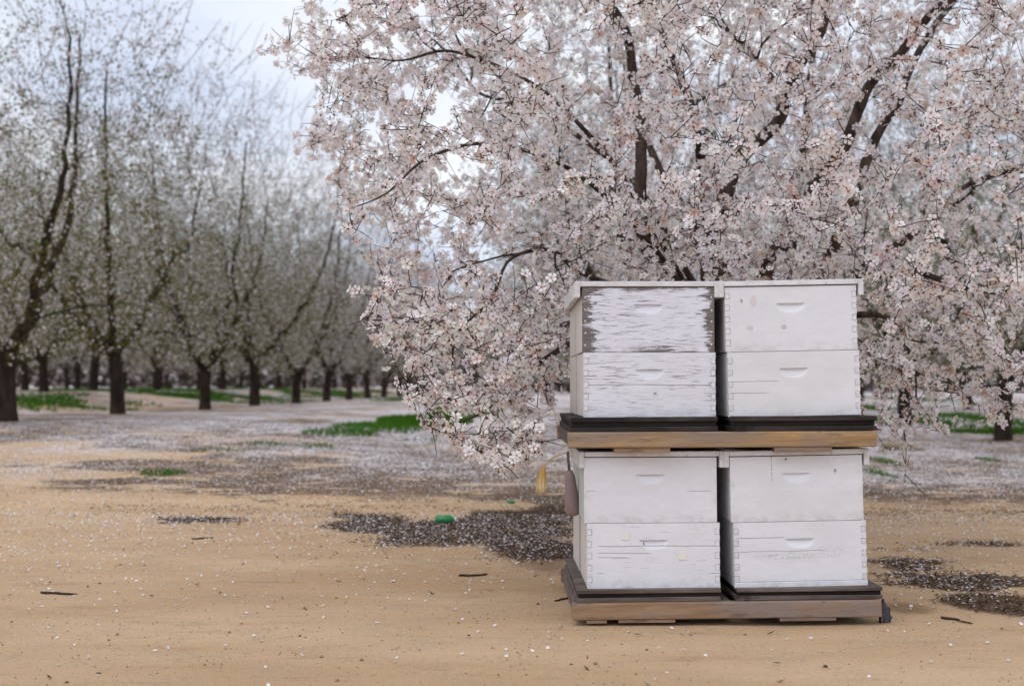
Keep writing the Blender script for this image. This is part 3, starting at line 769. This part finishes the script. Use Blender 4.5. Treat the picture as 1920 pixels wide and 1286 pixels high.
old = tr.random(len(FP)) < .055; tint[old] *= np.array((.78, .60, .50))     # fading flowers
on = (px > 560) & (px < 1915) & (py > 5) & (py < 900) & ~((px > 1085) & (px < 1640) & (py > 535))
order = np.argsort(np.where(on, FP[:, 1], 99)); pick = order[:300]; isp = np.zeros(len(FP), bool); isp[pick] = True
ffs = []
for k in range(6):
    v, f, c = fine_flower(k); m_ = scatter('blossom', v, f, np.zeros((1, 3)), np.eye(3)[None], np.ones(1), c); m_.materials.append(M['petal']); ffs.append(m_)
for k, i in enumerate(pick):
    o = bpy.data.objects.new('blossom', ffs[k % 6]); C.objects.link(o); o.parent = tree
    m4 = Matrix.Identity(4)
    for a in range(3):
        for b in range(3): m4[a][b] = FR[i][a, b] * SC3[i][b]
        m4[a][3] = float(FP[i][a] - base[a])
    o.matrix_local = m4
near = ~isp & (FP[:, 1] < 6.6) & ~off[keep]
far_ = ~isp & ~near
for sel, det in ((near, True), (far_, False)):
    v, f, c = petal_flower(det)
    o = link('blossoms', scatter('blossoms', v, f, W2L(FP[sel]), FR[sel], SC3[sel], c, tint[sel]), M['petal'], tree); o['kind'] = 'stuff'
# buds and calyx scales: rust-brown specks along the twigs
nb = 9000; bi = tr.integers(0, len(FP), nb)
bv = [(0, 0, -.5), (.5, 0, 0), (-.25, .43, 0), (-.25, -.43, 0), (0, 0, 1)]; bf = [(0, 2, 1), (0, 3, 2), (0, 1, 3), (4, 1, 2), (4, 2, 3), (4, 3, 1)]
bc = [(.30, .10, .04)] * 4 + [(.55, .28, .16)]
o = link('buds', scatter('buds', bv, bf, W2L(FP[bi] + tr.normal(size=(nb, 3)) * .012), rots_from_normal(tr.normal(size=(nb, 3)), tr), tr.uniform(.003, .0062, nb), bc), M['litter'], tree); o['kind'] = 'stuff'

# ------------------------------------------------------------------ orchard trees behind
LEAFV = [(0, 0, 0), (.22, .5, .05), (0, 1, 0), (-.22, .5, .05)]; LEAFF = [(0, 1, 2, 3)]
FARV = [(-.9, -.5, 0), (.7, -.8, .1), (.9, .6, -.1), (-.4, .9, .1), (0, -.3, .8), (.2, .3, -.8)]; FARF = [(0, 1, 2, 3), (4, 1, 5, 3)]
def orchard_variant(seed, leafy, blossom, upright):
    r = np.random.default_rng(seed); g_ = Grow(r, np.zeros(3))
    lean = r.normal(size=2) * .07; fz = r.uniform(.85, 1.15); f0 = np.array((lean[0], lean[1], fz))
    tp = smoothpath([np.array((0, 0, -.15)), np.array((lean[0] * .3, lean[1] * .3, fz * .5)), f0], 8)
    rad = np.interp(np.linspace(0, 1, 8), [0, .2, .7, 1], [.18, .135, .12, .13]); g_.add(tp, rad, 0)
    parts = [('trunk', tube_mesh('trunk', [(tp, rad)], 10), 'bark_far')]
    nl = int(r.integers(4, 6)); a0 = r.uniform(0, 6.28)
    for k in range(nl):
        a = a0 + k * 6.283 / nl + r.normal() * .25; out = r.uniform(1.5, 2.5); top = r.uniform(4.4, 6.3)
        d = np.array((math.cos(a), math.sin(a), 0))
        P = smoothpath([f0 - np.array((0, 0, .05)), f0 + d * out * .30 + np.array((0, 0, .62)), f0 + d * out * .66 + np.array((0, 0, 1.8)), f0 + d * out * .85 + np.array((0, 0, (top - fz) * .62)), f0 + d * out + np.array((0, 0, top - fz))], 26)
        P[2:] += r.normal(size=P[2:].shape) * .025
        rd = np.interp(np.linspace(0, 1, 26), [0, .15, 1], [.10, .075, .014]); g_.add(P, rd, .8)
        parts.append(('limb', tube_mesh('limb', [(P, rd)], 7), 'bark_far'))
    def targets(n, low=0.):
        out = []
        while len(out) < n:
            p = r.uniform(-1, 1, (n * 4, 3)); p = p[np.linalg.norm(p, axis=1) < 1]
            P = np.array((0, 0, 3.7)) + p * np.array((2.85, 2.85, 3.9)); P = P[r.random(len(P)) < 1.05 - .42 * sstep(2.5, 6.5, P[:, 2])]
            lowlim = .66 + low + .75 * sstep(2.2, .5, np.hypot(P[:, 0], P[:, 1]))
            out += list(P[P[:, 2] > lowlim])
        return np.array(out[:n])
    sec, tw = [], []
    T = targets(130, .45)
    for t in T[np.argsort(np.linalg.norm(T - f0, axis=1))]:
        x = g_.attach(t, .016, .008, .03, .16, .02, .2)
        if x: sec.append(x)
    T = targets(2400); T[:, 2] += upright * r.uniform(0, .9, len(T)) * sstep(4, 6.5, T[:, 2])
    for t in T[np.argsort(np.linalg.norm(T - f0, axis=1))]:
        x = g_.attach(t, .011, .004, .010, .17, .014, .03)
        if x: tw.append(x)
    for _ in range(int(230 * upright)):                  # straight bare shoots at the top
        i = r.integers(0, len(tw)); P = tw[i][0]
        if P[-1, 2] < 3.8: continue
        d = np.array((r.normal() * .34 + P[-1, 0] * .26, r.normal() * .34 + P[-1, 1] * .26, 1.0)); d /= np.linalg.norm(d); ln = r.uniform(.5, 1.3)
        tw.append((np.array([P[-1], P[-1] + d * ln * .5 + r.normal(size=3) * .02, P[-1] + d * ln]), np.array([.006, .005, .003])))
    allp = sec + tw
    parts.append(('branches', tube_mesh('branches', sec, 5), 'bark_far'))
    parts.append(('twigs', tube_mesh('twigs', tw, 3), 'twig_far'))
    Q = np.concatenate([P[1:] for P, _ in tw] + [P[len(P) // 2:] for P, _ in sec])
    def pos(n, spread, top_fade):
        q_ = Q[r.integers(0, len(Q), n * 2)]; pr = 1 - top_fade * sstep(3.2, 7.0, q_[:, 2]); q_ = q_[r.random(len(q_)) < pr][:n]
        return q_ + r.normal(size=q_.shape) * spread
    p_ = pos(int(blossom), .045, .25); n = len(p_)
    tint = np.ones((n, 3)) * r.uniform(.55, 1.0, (n, 1))
    parts.append(('crown', scatter('crown', FARV, FARF, p_, rots_from_normal(r.normal(size=(n, 3)), r), r.uniform(.014, .030, n), [(.84, .775, .775)] * 6, tint), 'petal_far'))
    p_ = pos(int(leafy), .06, 1.0); n = len(p_)
    tint = np.stack([r.uniform(.7, 1.25, n), r.uniform(.8, 1.15, n), r.uniform(.6, 1.1, n)], 1)
    parts.append(('leaves', scatter('leaves', LEAFV, LEAFF, p_, rots_from_normal(r.normal(size=(n, 3)) + np.array((0, 0, .6)), r), r.uniform(.032, .062, n), [(.132, .134, .024)] * 4, tint), 'leaf'))
    for nm, me_, mk in parts: me_.materials.append(M[mk])
    return parts
VAR = [orchard_variant(41, 26000, 6000, .9), orchard_variant(42, 22000, 6800, 1.0), orchard_variant(43, 16000, 7800, .8), orchard_variant(44, 13000, 8200, .9)]
def orchard_tree(x, y, var, rz, s, label, group, tilt=(0, 0), sz=None):
    e = empty('orchard_tree', (x, y, float(gz(x, y))), (tilt[0], tilt[1], rz)); e.scale = (s, s, sz or s)
    tag(e, label, 'tree', group)
    for nm, me_, mk in VAR[var]:
        o = bpy.data.objects.new(nm, me_); C.objects.link(o); o.parent = e
        if nm in ('crown', 'leaves', 'twigs', 'branches'): o['kind'] = 'stuff'
ORD = ['first', 'second', 'third', 'fourth', 'fifth', 'sixth', 'seventh', 'eighth', 'ninth', 'tenth', 'eleventh', 'twelfth', 'thirteenth', 'fourteenth']
trr = random.Random(5)
row1_px = [15, 222, 385, 478, 555, 612, 655, 690, 720]
row1_note = ['leaning thick-trunked almond tree cut off by the left photo edge', 'almond tree with second nearest trunk of the left row', 'almond tree third along the left row of trunks', 'almond tree fourth along the left row of trunks', 'almond tree fifth along the left row of trunks',
             'almond tree sixth along the left row of trunks', 'small almond tree seventh along the left row of trunks', 'small almond tree eighth along the left row of trunks', 'small almond tree ninth along the left row, nearest the blossom']
for n, pxx in enumerate(row1_px):
    d = 19.05 + 5.01 * n; x = (pxx - CX) / FPX * d
    orchard_tree(x, d, [0, 1, 0, 1, 2, 3, 2, 3, 2][n], trr.uniform(0, 6.28), [1.08, 1.0, .98, 1.02, 1.0, 1.0, .98, 1.0, 1.0][n] * 1.0, row1_note[n], 'left orchard row', (0, [.11, .0, 0, 0, 0, 0, 0, 0, 0][n]))
def row(x0, ds, xref, name, group, var, skip=()):
    for i, d in enumerate(ds):
        x = x0 + .0364 * (d - xref) + trr.uniform(-.3, .3)
        lab = name(i)
        orchard_tree(x, d + trr.uniform(-.4, .4), trr.choice(var), trr.uniform(0, 6.28), trr.uniform(.9, 1.08), lab, group)
row(-7.26, [64.5 + 5 * k for k in range(5)], 19, lambda i: 'distant almond tree at the far end of the left row', 'far end of the left row', [2, 3])
row(-12.4, [29, 34.5, 39.5, 44.5, 49.5, 54.5, 60, 66, 72, 80], 35, lambda i: f'almond tree in the second row back on the left, {ORD[i]} from the left edge', 'second row on the left', [1, 2, 3])
row(-17.7, [41, 47, 52, 57, 63, 70, 78, 88], 35, lambda i: 'almond tree in the third row back on the left', 'third row on the left', [2, 3])
row(-23.2, [52, 59, 66, 74, 83, 95], 35, lambda i: 'almond tree deep in the orchard beyond the third row', 'deep orchard trees', [2, 3])
row(-1.9, [76, 84, 92, 102], 35, lambda i: 'distant almond tree closing the view between rows', 'trees closing the view', [2, 3])
row(1.5, [17.5, 23, 29, 36, 46], 10, lambda i: f'almond tree hidden behind the large blossoming one, {ORD[i]} in line', 'trees behind the big blossom tree', [2, 3])
row(7.3, [20.6, 26, 31.5, 37, 44], 19, lambda i: f'almond tree {ORD[i]} along the row at the right edge', 'right orchard row', [1, 2, 1])
row(12.8, [27, 33, 38.5, 44, 52], 30, lambda i: f'almond tree {ORD[i]} along the second row on the right', 'second row on the right', [1, 2, 3])
row(18.2, [41, 48, 56, 66], 30, lambda i: 'almond tree in the third row back on the right', 'third row on the right', [2, 3])

# the orchard beyond, one mass of crowns
fr = np.random.default_rng(77); n = 42000
xx = fr.uniform(-75, 60, n); dd = fr.uniform(100, 150, n); cr_ = vnoise(xx * .28, dd * .28); zt = 4.2 + 3.4 * cr_
zz = gz(xx, dd) + .15 + fr.random(n) ** 1.25 * zt
cb = np.array([(.075, .058, .05), (.10, .08, .07), (.46, .41, .41), (.08, .095, .035)])[fr.choice(4, n, p=[.38, .27, .23, .12])]
o = link('distant_orchard', scatter('distant_orchard', FARV, FARF, np.stack([xx, dd, zz], 1), rots_from_normal(fr.normal(size=(n, 3)), fr), fr.uniform(.10, .30, n), [(1, 1, 1)] * 6, cb), M['petal'])
tag(o, 'far mass of blossoming orchard closing the horizon', 'orchard', None, 'stuff')

# ------------------------------------------------------------------ petals, litter, clods, grass
gr2 = np.random.default_rng(23)
def ground_points(n_try, y0, y1, halfw, dens):
    y = gr2.uniform(y0, y1, n_try); hw = np.minimum(halfw, .44 * y + .5); x = gr2.uniform(-1, 1, n_try) * hw
    k = gr2.random(n_try) < dens(x, y) * hw / halfw; return x[k], y[k]
def lay(x, y, dz): return np.stack([x, y, gz(x, y) + dz], 1)
pallet_zone = lambda x, y: (x > .2) & (x < 1.42) & (y > 4.9) & (y < 6.0)
pv = [(1, 0, .12), (.45, .62, .02), (-.5, .55, .0), (-.9, 0, .10), (-.5, -.55, 0), (.45, -.62, .02)]; pf = [(0, 1, 2, 3), (0, 3, 4, 5)]
lf_ = litter
X1, Y1 = ground_points(260000, 3.3, 9.0, 4.4, lambda x, y: np.minimum(1, petal_density(x, y) * .62 + .34 * lf_(x, y) * sstep(5.2, 6.2, y)))
X2, Y2 = ground_points(150000, 9.0, 20, 9.0, lambda x, y: np.minimum(1, petal_density(x, y) * .65 + .15 * lf_(x, y)))
x = np.concatenate([X1, X2]); y = np.concatenate([Y1, Y2]); k = ~pallet_zone(x, y); x, y = x[k], y[k]; n = len(x)
print('fallen petals', n)
nr = gr2.normal(size=(n, 3)) * .28 + np.array((0, 0, 1)); sz_ = gr2.uniform(.0055, .0098, n) * np.interp(y, [4, 9, 20], [1, 1.05, 1.3])
o = link('fallen_petals', scatter('fallen_petals', pv, pf, lay(x, y, .0035 + gr2.uniform(0, .004, n)), rots_from_normal(nr, gr2), sz_, [(.83, .79, .80)] * 6, np.ones((n, 3)) * gr2.uniform(.75, 1.05, (n, 1))), M['fallen'])
tag(o, 'white almond petals scattered over the sand', 'petals', None, 'stuff')
X1, Y1 = ground_points(200000, 3.3, 9.5, 4.4, lambda x, y: np.clip(lf_(x, y) * 1.0, .0015, .9))
X2, Y2 = ground_points(130000, 9.5, 21, 9.0, lambda x, y: np.clip(lf_(x, y) * .8, .01, .9))
x = np.concatenate([X1, X2]); y = np.concatenate([Y1, Y2]); k = ~pallet_zone(x, y); x, y = x[k], y[k]; n = len(x)
print('litter', n)
nr = gr2.normal(size=(n, 3)) * .22 + np.array((0, 0, 1)); s3 = np.stack([gr2.uniform(.006, .019, n), gr2.uniform(.003, .009, n), gr2.uniform(.004, .012, n)], 1)
tn = gr2.uniform(.5, 1.7, (n, 1)) * np.stack([np.ones(n), gr2.uniform(.85, 1.05, n), gr2.uniform(.75, 1.05, n)], 1)
o = link('leaf_litter', scatter('leaf_litter', [(1, .1, .25), (-.1, .75, 0), (-1, -.1, .3), (.15, -.7, 0)], [(0, 1, 2, 3)], lay(x, y, .004 + gr2.uniform(0, .006, n)), rots_from_normal(nr, gr2), s3, [(.085, .055, .038)] * 4, tn), M['litter'])
tag(o, 'dark brown leaf and hull litter in patches on the sand', 'litter', None, 'stuff')
# dirt clods
n = 6500; y = gr2.uniform(3.3, 9, n); x = gr2.uniform(-1, 1, n) * (.42 * y); k = ~pallet_zone(x, y) & (fbm(x * 1.3, y * 1.1) > gr2.uniform(.25, .7, n)); x, y = x[k], y[k]; n = len(x)
cv = [(1, 0, 0), (.3, .9, 0), (-.8, .6, 0), (-.9, -.5, 0), (.2, -1, 0), (.25, .2, .8), (-.3, -.2, .7)]; cf = [(0, 1, 5), (1, 2, 5), (2, 6, 5), (2, 3, 6), (3, 4, 6), (4, 5, 6), (4, 0, 5)]
s_ = gr2.uniform(.0012, .0048, n) * np.where(gr2.random(n) < .06, 2.2, 1)
rz = gr2.uniform(0, 6.28, n); Rz = np.zeros((n, 3, 3)); Rz[:, 0, 0] = np.cos(rz); Rz[:, 0, 1] = -np.sin(rz); Rz[:, 1, 0] = np.sin(rz); Rz[:, 1, 1] = np.cos(rz); Rz[:, 2, 2] = 1
o = link('dirt_clods', scatter('dirt_clods', cv, cf, lay(x, y, -.0005), Rz, s_, [(.15, .095, .06)] * 7, np.ones((n, 3)) * gr2.uniform(.5, 1.6, (n, 1))), M['litter'])
tag(o, 'small brown clods and crumbs of earth on the sand', 'clods', None, 'stuff')
# grass
def grass_blades():
    PP, HH, WW = [], [], []
    for (cx_, cy_, a, b, s) in GRS:
        far = cy_ > 22
        n = int(np.clip(a * b * 3.14 * (1500 if cy_ < 16 else 420 if cy_ < 24 else 120), 120, 4500) * s)
        th = gr2.uniform(0, 6.28, n); rr = np.sqrt(gr2.random(n)) * 1.1
        x = cx_ + np.cos(th) * rr * a; y = cy_ + np.sin(th) * rr * b
        k = (fbm(x * 2.3, y * 1.4 + 4, 3) > .22 + .22 * rr - .12 * s); x, y, r2 = x[k], y[k], rr[k]
        PP.append(lay(x, y, -.004)); HH.append((1.15 - .6 * r2) * gr2.uniform(.5, 1.1, len(x)) * (.075 if cy_ < 16 else .12 if not far else .15)); WW.append(np.full(len(x), .004 if cy_ < 16 else .007 if not far else .02))
    for (x0, d0, d1, wd, n) in ((-10.2, 24, 85, 1.1, 11000), (-15.2, 38, 95, 1.2, 9000), (4.6, 24, 80, .7, 4000), (10.2, 20, 80, .9, 7000), (15.6, 35, 80, 1.0, 3500), (-5.0, 45, 90, .7, 3500)):
        d = gr2.uniform(d0 ** .5, d1 ** .5, n) ** 2; x = x0 + .0364 * (d - 25) + gr2.normal(size=n) * wd * .5; k = fbm(x * .5, d * .25) > .42; x, d = x[k], d[k]
        PP.append(lay(x, d, -.01)); HH.append(gr2.uniform(.05, .12, len(x))); WW.append(gr2.uniform(.010, .024, len(x)))
    P = np.concatenate(PP); h = np.concatenate(HH); wd = np.concatenate(WW); n = len(P)
    nr = np.stack([gr2.normal(size=n) * .35, gr2.normal(size=n) * .35, np.ones(n)], 1)
    Rm = rots_from_normal(nr, gr2)
    v = [(-1, 0, 0), (1, 0, 0), (.7, .12, .55), (-.7, .12, .55), (0, .5, 1)]; f = [(0, 1, 2, 3), (3, 2, 4)]
    sc = np.stack([wd, h * .5, h], 1)
    tn = np.stack([gr2.uniform(.7, 1.5, n), gr2.uniform(.8, 1.2, n), gr2.uniform(.6, 1.2, n)], 1)
    o = link('grass', scatter('grass', v, f, P, Rm, sc, [(.055, .16, .018)] * 5, tn), M['leaf'])
    print('grass', n)
    tag(o, 'short green grass in patches between the trees', 'grass', None, 'stuff')
grass_blades()

# ------------------------------------------------------------------ small things
def stick(px0, py0, px1, py1, rad, label, kink=.01, group='sticks on the sand'):
    a = ground_hit(px0, py0); b = ground_hit(px1, py1); r = np.random.default_rng(int(px0 + py0))
    n = 7; t = np.linspace(0, 1, n)[:, None]; P = a * (1 - t) + b * t; P[:, :2] += r.normal(size=(n, 2)) * kink
    P[:, 2] = gz(P[:, 0], P[:, 1]) + rad * .6
    rr = rad * (1 - .55 * np.linspace(0, 1, n)) * (1 + r.normal(size=n) * .15); rr[0] *= .6; rr[-1] *= .4
    o = link('stick', tube_mesh('stick', [(P - a, rr)], 6), M['twig']); o.location = a
    tag(o, label, 'stick', group)
stick(78, 1113, 135, 1117, .008, 'dark stick lying on bare sand at the lower left')
stick(360, 1012, 405, 1010, .007, 'thin twig on the sand left of centre, below the grass tuft')
stick(1765, 1160, 1825, 1172, .007, 'brown twig on the sand right of the lower pallet')
stick(1040, 1128, 1075, 1120, .005, 'small twig poking out beside the lower pallet left end')
stick(865, 1082, 915, 1078, .008, 'short dark stick on the sand left of the hives')

# weathered branch lying behind on the right
a = ground_hit(1652, 842); b = ground_hit(1735, 847)
t = np.linspace(0, 1, 9)[:, None]; P = a * (1 - t) + b * t; P[:, 2] = gz(P[:, 0], P[:, 1]) + .045; P[:, 2] += np.sin(np.linspace(0, 5, 9)) * .012
rr = np.array([.02, .045, .055, .05, .045, .04, .032, .025, .006])
o = link('fallen_log', tube_mesh('fallen_log', [(P - a, rr)], 9), wood_mat('dry_log', (.20, .13, .07), (.48, .38, .26), .5)); o.location = a
tag(o, 'pale broken branch lying on the petals right of the hives', 'log')

def lathe(name, prof, seg=16, cap=True):
    bm = bmesh.new(); rings = []
    for (r, z) in prof:
        rings.append([bm.verts.new((r * math.cos(2 * math.pi * k / seg), r * math.sin(2 * math.pi * k / seg), z)) for k in range(seg)])
    for A_, B_ in zip(rings, rings[1:]):
        for k in range(seg): bm.faces.new((A_[k], A_[(k + 1) % seg], B_[(k + 1) % seg], B_[k]))
    if cap: bm.faces.new(rings[0][::-1]); bm.faces.new(rings[-1])
    bmesh.ops.recalc_face_normals(bm, faces=bm.faces)
    return bm_mesh(name, bm, True)
# green plastic bottle lying on its side
gb = G('green_plastic'); M['green'] = gb.bsdf((.035, .30, .09), .22, .5, None, Transmission_Weight=.15)
M['capw'] = flat_mat('white_cap', (.7, .72, .7), .5)
c = ground_hit(832, 982)
bt = empty('bottle', (c[0] - .055, c[1], c[2] + .028), (R(90), R(8), R(84)))
tag(bt, 'crumpled green plastic bottle lying on the litter left of the hives', 'bottle')
body = lathe('body', [(.004, .0), (.016, .002), (.027, .008), (.034, .022), (.034, .04), (.031, .05), (.034, .06), (.034, .085), (.028, .10), (.016, .115), (.0135, .125)], 18)
for v in body.vertices: v.co.x += .004 * math.sin(v.co.z * 90); v.co.y *= .9 + .1 * math.sin(v.co.z * 70 + 1)
link('body', body, M['green'], bt)
cp = link('cap', lathe('cap', [(.0155, .1255), (.0155, .139), (.012, .141)], 14), M['capw'], bt)
c = ground_hit(959, 944)
bm = bmesh.new(); bmesh.ops.create_icosphere(bm, subdivisions=2, radius=.03)
for v in bm.verts: v.co = Vector((v.co.x * 1.0, v.co.y * .7, v.co.z * .45 + .010)) * (1 + .25 * math.sin(v.co.x * 190 + v.co.y * 120))
o = link('plastic_scrap', bm_mesh('plastic_scrap', bm, True), M['green']); o.location = c
tag(o, 'small bright green plastic scrap on the sand beyond the bottle', 'litter')

# dark crumpled rag standing against the pallet's right end
def lumpy(name, spine, radii, seg=10, seed=1, amt=.25):
    P = smoothpath(spine, 14); rr = np.interp(np.linspace(0, 1, 14), np.linspace(0, 1, len(radii)), radii)
    v, l, s = tube([(P, rr)], seg); r = np.random.default_rng(seed)
    k = np.arange(len(v)) % seg
    v += (np.sin(k * 2.2 + np.repeat(np.arange(14), seg) * .35)[:, None] * np.repeat(rr, seg)[:, None] * amt) * (v - np.repeat(P, seg, 0)) / np.maximum(np.repeat(rr, seg)[:, None], 1e-6)
    v += r.normal(size=v.shape) * np.repeat(rr, seg)[:, None] * .16
    return np_mesh(name, v, l, s, smooth=False)
c = np.array((at(1664, 1130, 4.98)[0], 5.02, 0.)); c[2] = float(gz(c[0], c[1]))
rag = empty('rag', c); tag(rag, 'dark blue grey crumpled rag propped at the right end of the lower pallet', 'rag')
M['rag'] = flat_mat('rag_cloth', (.085, .088, .105), .85, .2, .5, 60); M['rag2'] = flat_mat('rag_cloth_dark', (.03, .028, .03), .85, .2, .4, 60)
link('cloth', lumpy('cloth', [(.006, 0, -.003), (.004, 0, .02), (.0, 0, .05), (-.004, .003, .075), (-.004, 0, .09)], [.009, .0165, .012, .0075, .002], 9, 1, .55), M['rag'], rag)
link('fold', lumpy('fold', [(-.016, -.002, 0), (-.016, 0, .03), (-.008, 0, .06)], [.004, .008, .002], 7, 2, .6), M['rag2'], rag)
link('fold', lumpy('fold', [(.005, 0, .06), (.016, -.002, .052), (.02, 0, .038)], [.002, .004, .001], 8, 3, .3), M['rag2'], rag)

# mauve plastic bottle hung behind the lower left hive
c = at(1075, 967, 5.36)
jug = empty('plastic_jug', c, (0, R(-5), 0)); tag(jug, 'dusty mauve plastic bottle hanging beside the lower left hive', 'bottle')
link('body', lathe('body', [(.012, 0), (.026, .006), (.030, .02), (.0295, .05), (.027, .09), (.0235, .13), (.021, .16), (.015, .175), (.011, .185)], 18), flat_mat('mauve_plastic', (.26, .185, .19), .35, .4, .12, 30), jug)
link('hanger', bm_mesh('hanger', box_bm(-.0055, .0055, -.003, .003, .185, .262, .001)), M['greyb'], jug)

# dried yellow pod hanging on a stem from the pallet corner
ptop = at(1022, 872, 5.0); pc0 = at(1066, 846, 4.985)
pod = empty('dry_pod', at(1015, 926, 5.0)); tag(pod, 'dried yellow pod hanging from a stem by the upper pallet corner', 'pod')
ppos = np.array(pod.location)
P = smoothpath([pc0, at(1050, 852, 4.99), at(1036, 858, 5.0), at(1028, 866, 5.0), at(1020, 874, 5.0)], 16)
link('stem', tube_mesh('stem', [(P - ppos, np.full(16, .0022))], 6), flat_mat('dry_stem', (.42, .25, .07), .7, .2, .3, 90), pod)
seg = 18; prof = [(.003, .106), (.006, .100), (.0105, .085), (.0145, .065), (.0185, .042), (.0205, .024), (.0185, .010), (.012, .002), (.003, -.001)]
bm = bmesh.new(); rings = []
for (r_, z_) in prof:
    rings.append([bm.verts.new((r_ * (1 + (.16 if k % 2 else -.12)) * math.cos(2 * math.pi * k / seg) + .008 * (z_ / .1) ** 2, r_ * (1 + (.16 if k % 2 else -.12)) * math.sin(2 * math.pi * k / seg), z_)) for k in range(seg)])
for A_, B_ in zip(rings, rings[1:]):
    for k in range(seg): bm.faces.new((A_[k], A_[(k + 1) % seg], B_[(k + 1) % seg], B_[k]))
bm.faces.new(rings[0][::-1]); bm.faces.new(rings[-1]); bmesh.ops.recalc_face_normals(bm, faces=bm.faces)
g = G('dry_husk'); Xg, Yg, Zg = g.sep(g.co.outputs['Object']); hk = g.mix(g.ss(Zg, .02, .085), (.62, .50, .30), (.50, .27, .055))
hk = g.mix(g.ss(g.noise(g.map((210, 210, 9)), 1, 3), .45, .6, 0., .75), hk, (.36, .22, .08))
link('husk', bm_mesh('husk', bm, True), g.bsdf(hk, .6, .3, Subsurface_Weight=.0), pod)

# bees resting on the boxes
M['bee'] = flat_mat('bee_body', (.07, .04, .015), .6, .3, .5, 400); M['wing'] = flat_mat('bee_wing', (.35, .31, .27), .3, .5)
bee_b = bmesh.new()
for (x_, r_, l_) in ((-.0035, .0021, 1.7), (.0012, .0020, 1.15), (.0040, .0014, .9)):
    rr_ = bmesh.ops.create_icosphere(bee_b, subdivisions=1, radius=r_)
    for v in rr_['verts']: v.co = Vector((v.co.x * l_ + x_, v.co.y, v.co.z))
bee_me = bm_mesh('body', bee_b, True); bee_me.materials.append(M['bee'])
wb = bmesh.new(); wb.faces.new([wb.verts.new(v) for v in ((0, 0, 0), (-.002, .0012, 0), (-.0075, .0016, .0005), (-.0078, .0002, .0004), (-.003, -.0006, 0))]); 
wing_me = bm_mesh('wing', wb); wing_me.materials.append(M['wing'])
for (px_, py_, ang, lab) in ((1566, 881, 60, 'honey bee resting on the upper box of the lower right hive'), (1207, 1018, 100, 'honey bee at the hand hold of the patched box'), (1229, 737, 20, 'honey bee on the cracked lower box of the weathered hive'), (1474, 860, 45, 'honey bee just under the lid of the lower right hive'), (1390, 563, 110, 'honey bee on the box with pinkish knots')):
    be = empty('honey_bee', at(px_, py_, 4.9955), (R(90), R(ang), 0)); be.rotation_euler = (Matrix.Rotation(R(90), 4, 'X') @ Matrix.Rotation(R(ang), 4, 'Z')).to_euler()
    tag(be, lab, 'bee', 'honey bees on the hives')
    o = link('body', bee_me, None, be)
    for s in (-1, 1):
        o = link('wing', wing_me, None, be); o.location = (.001, s * .0006, .0021); o.scale = (1, s, 1); o.rotation_euler = (0, 0, R(s * -12))
print('tris', sum(sum(len(p.vertices) - 2 for p in m.polygons) if len(m.polygons) < 3000 else len(m.loops) - 2 * len(m.polygons) for m in bpy.data.meshes))
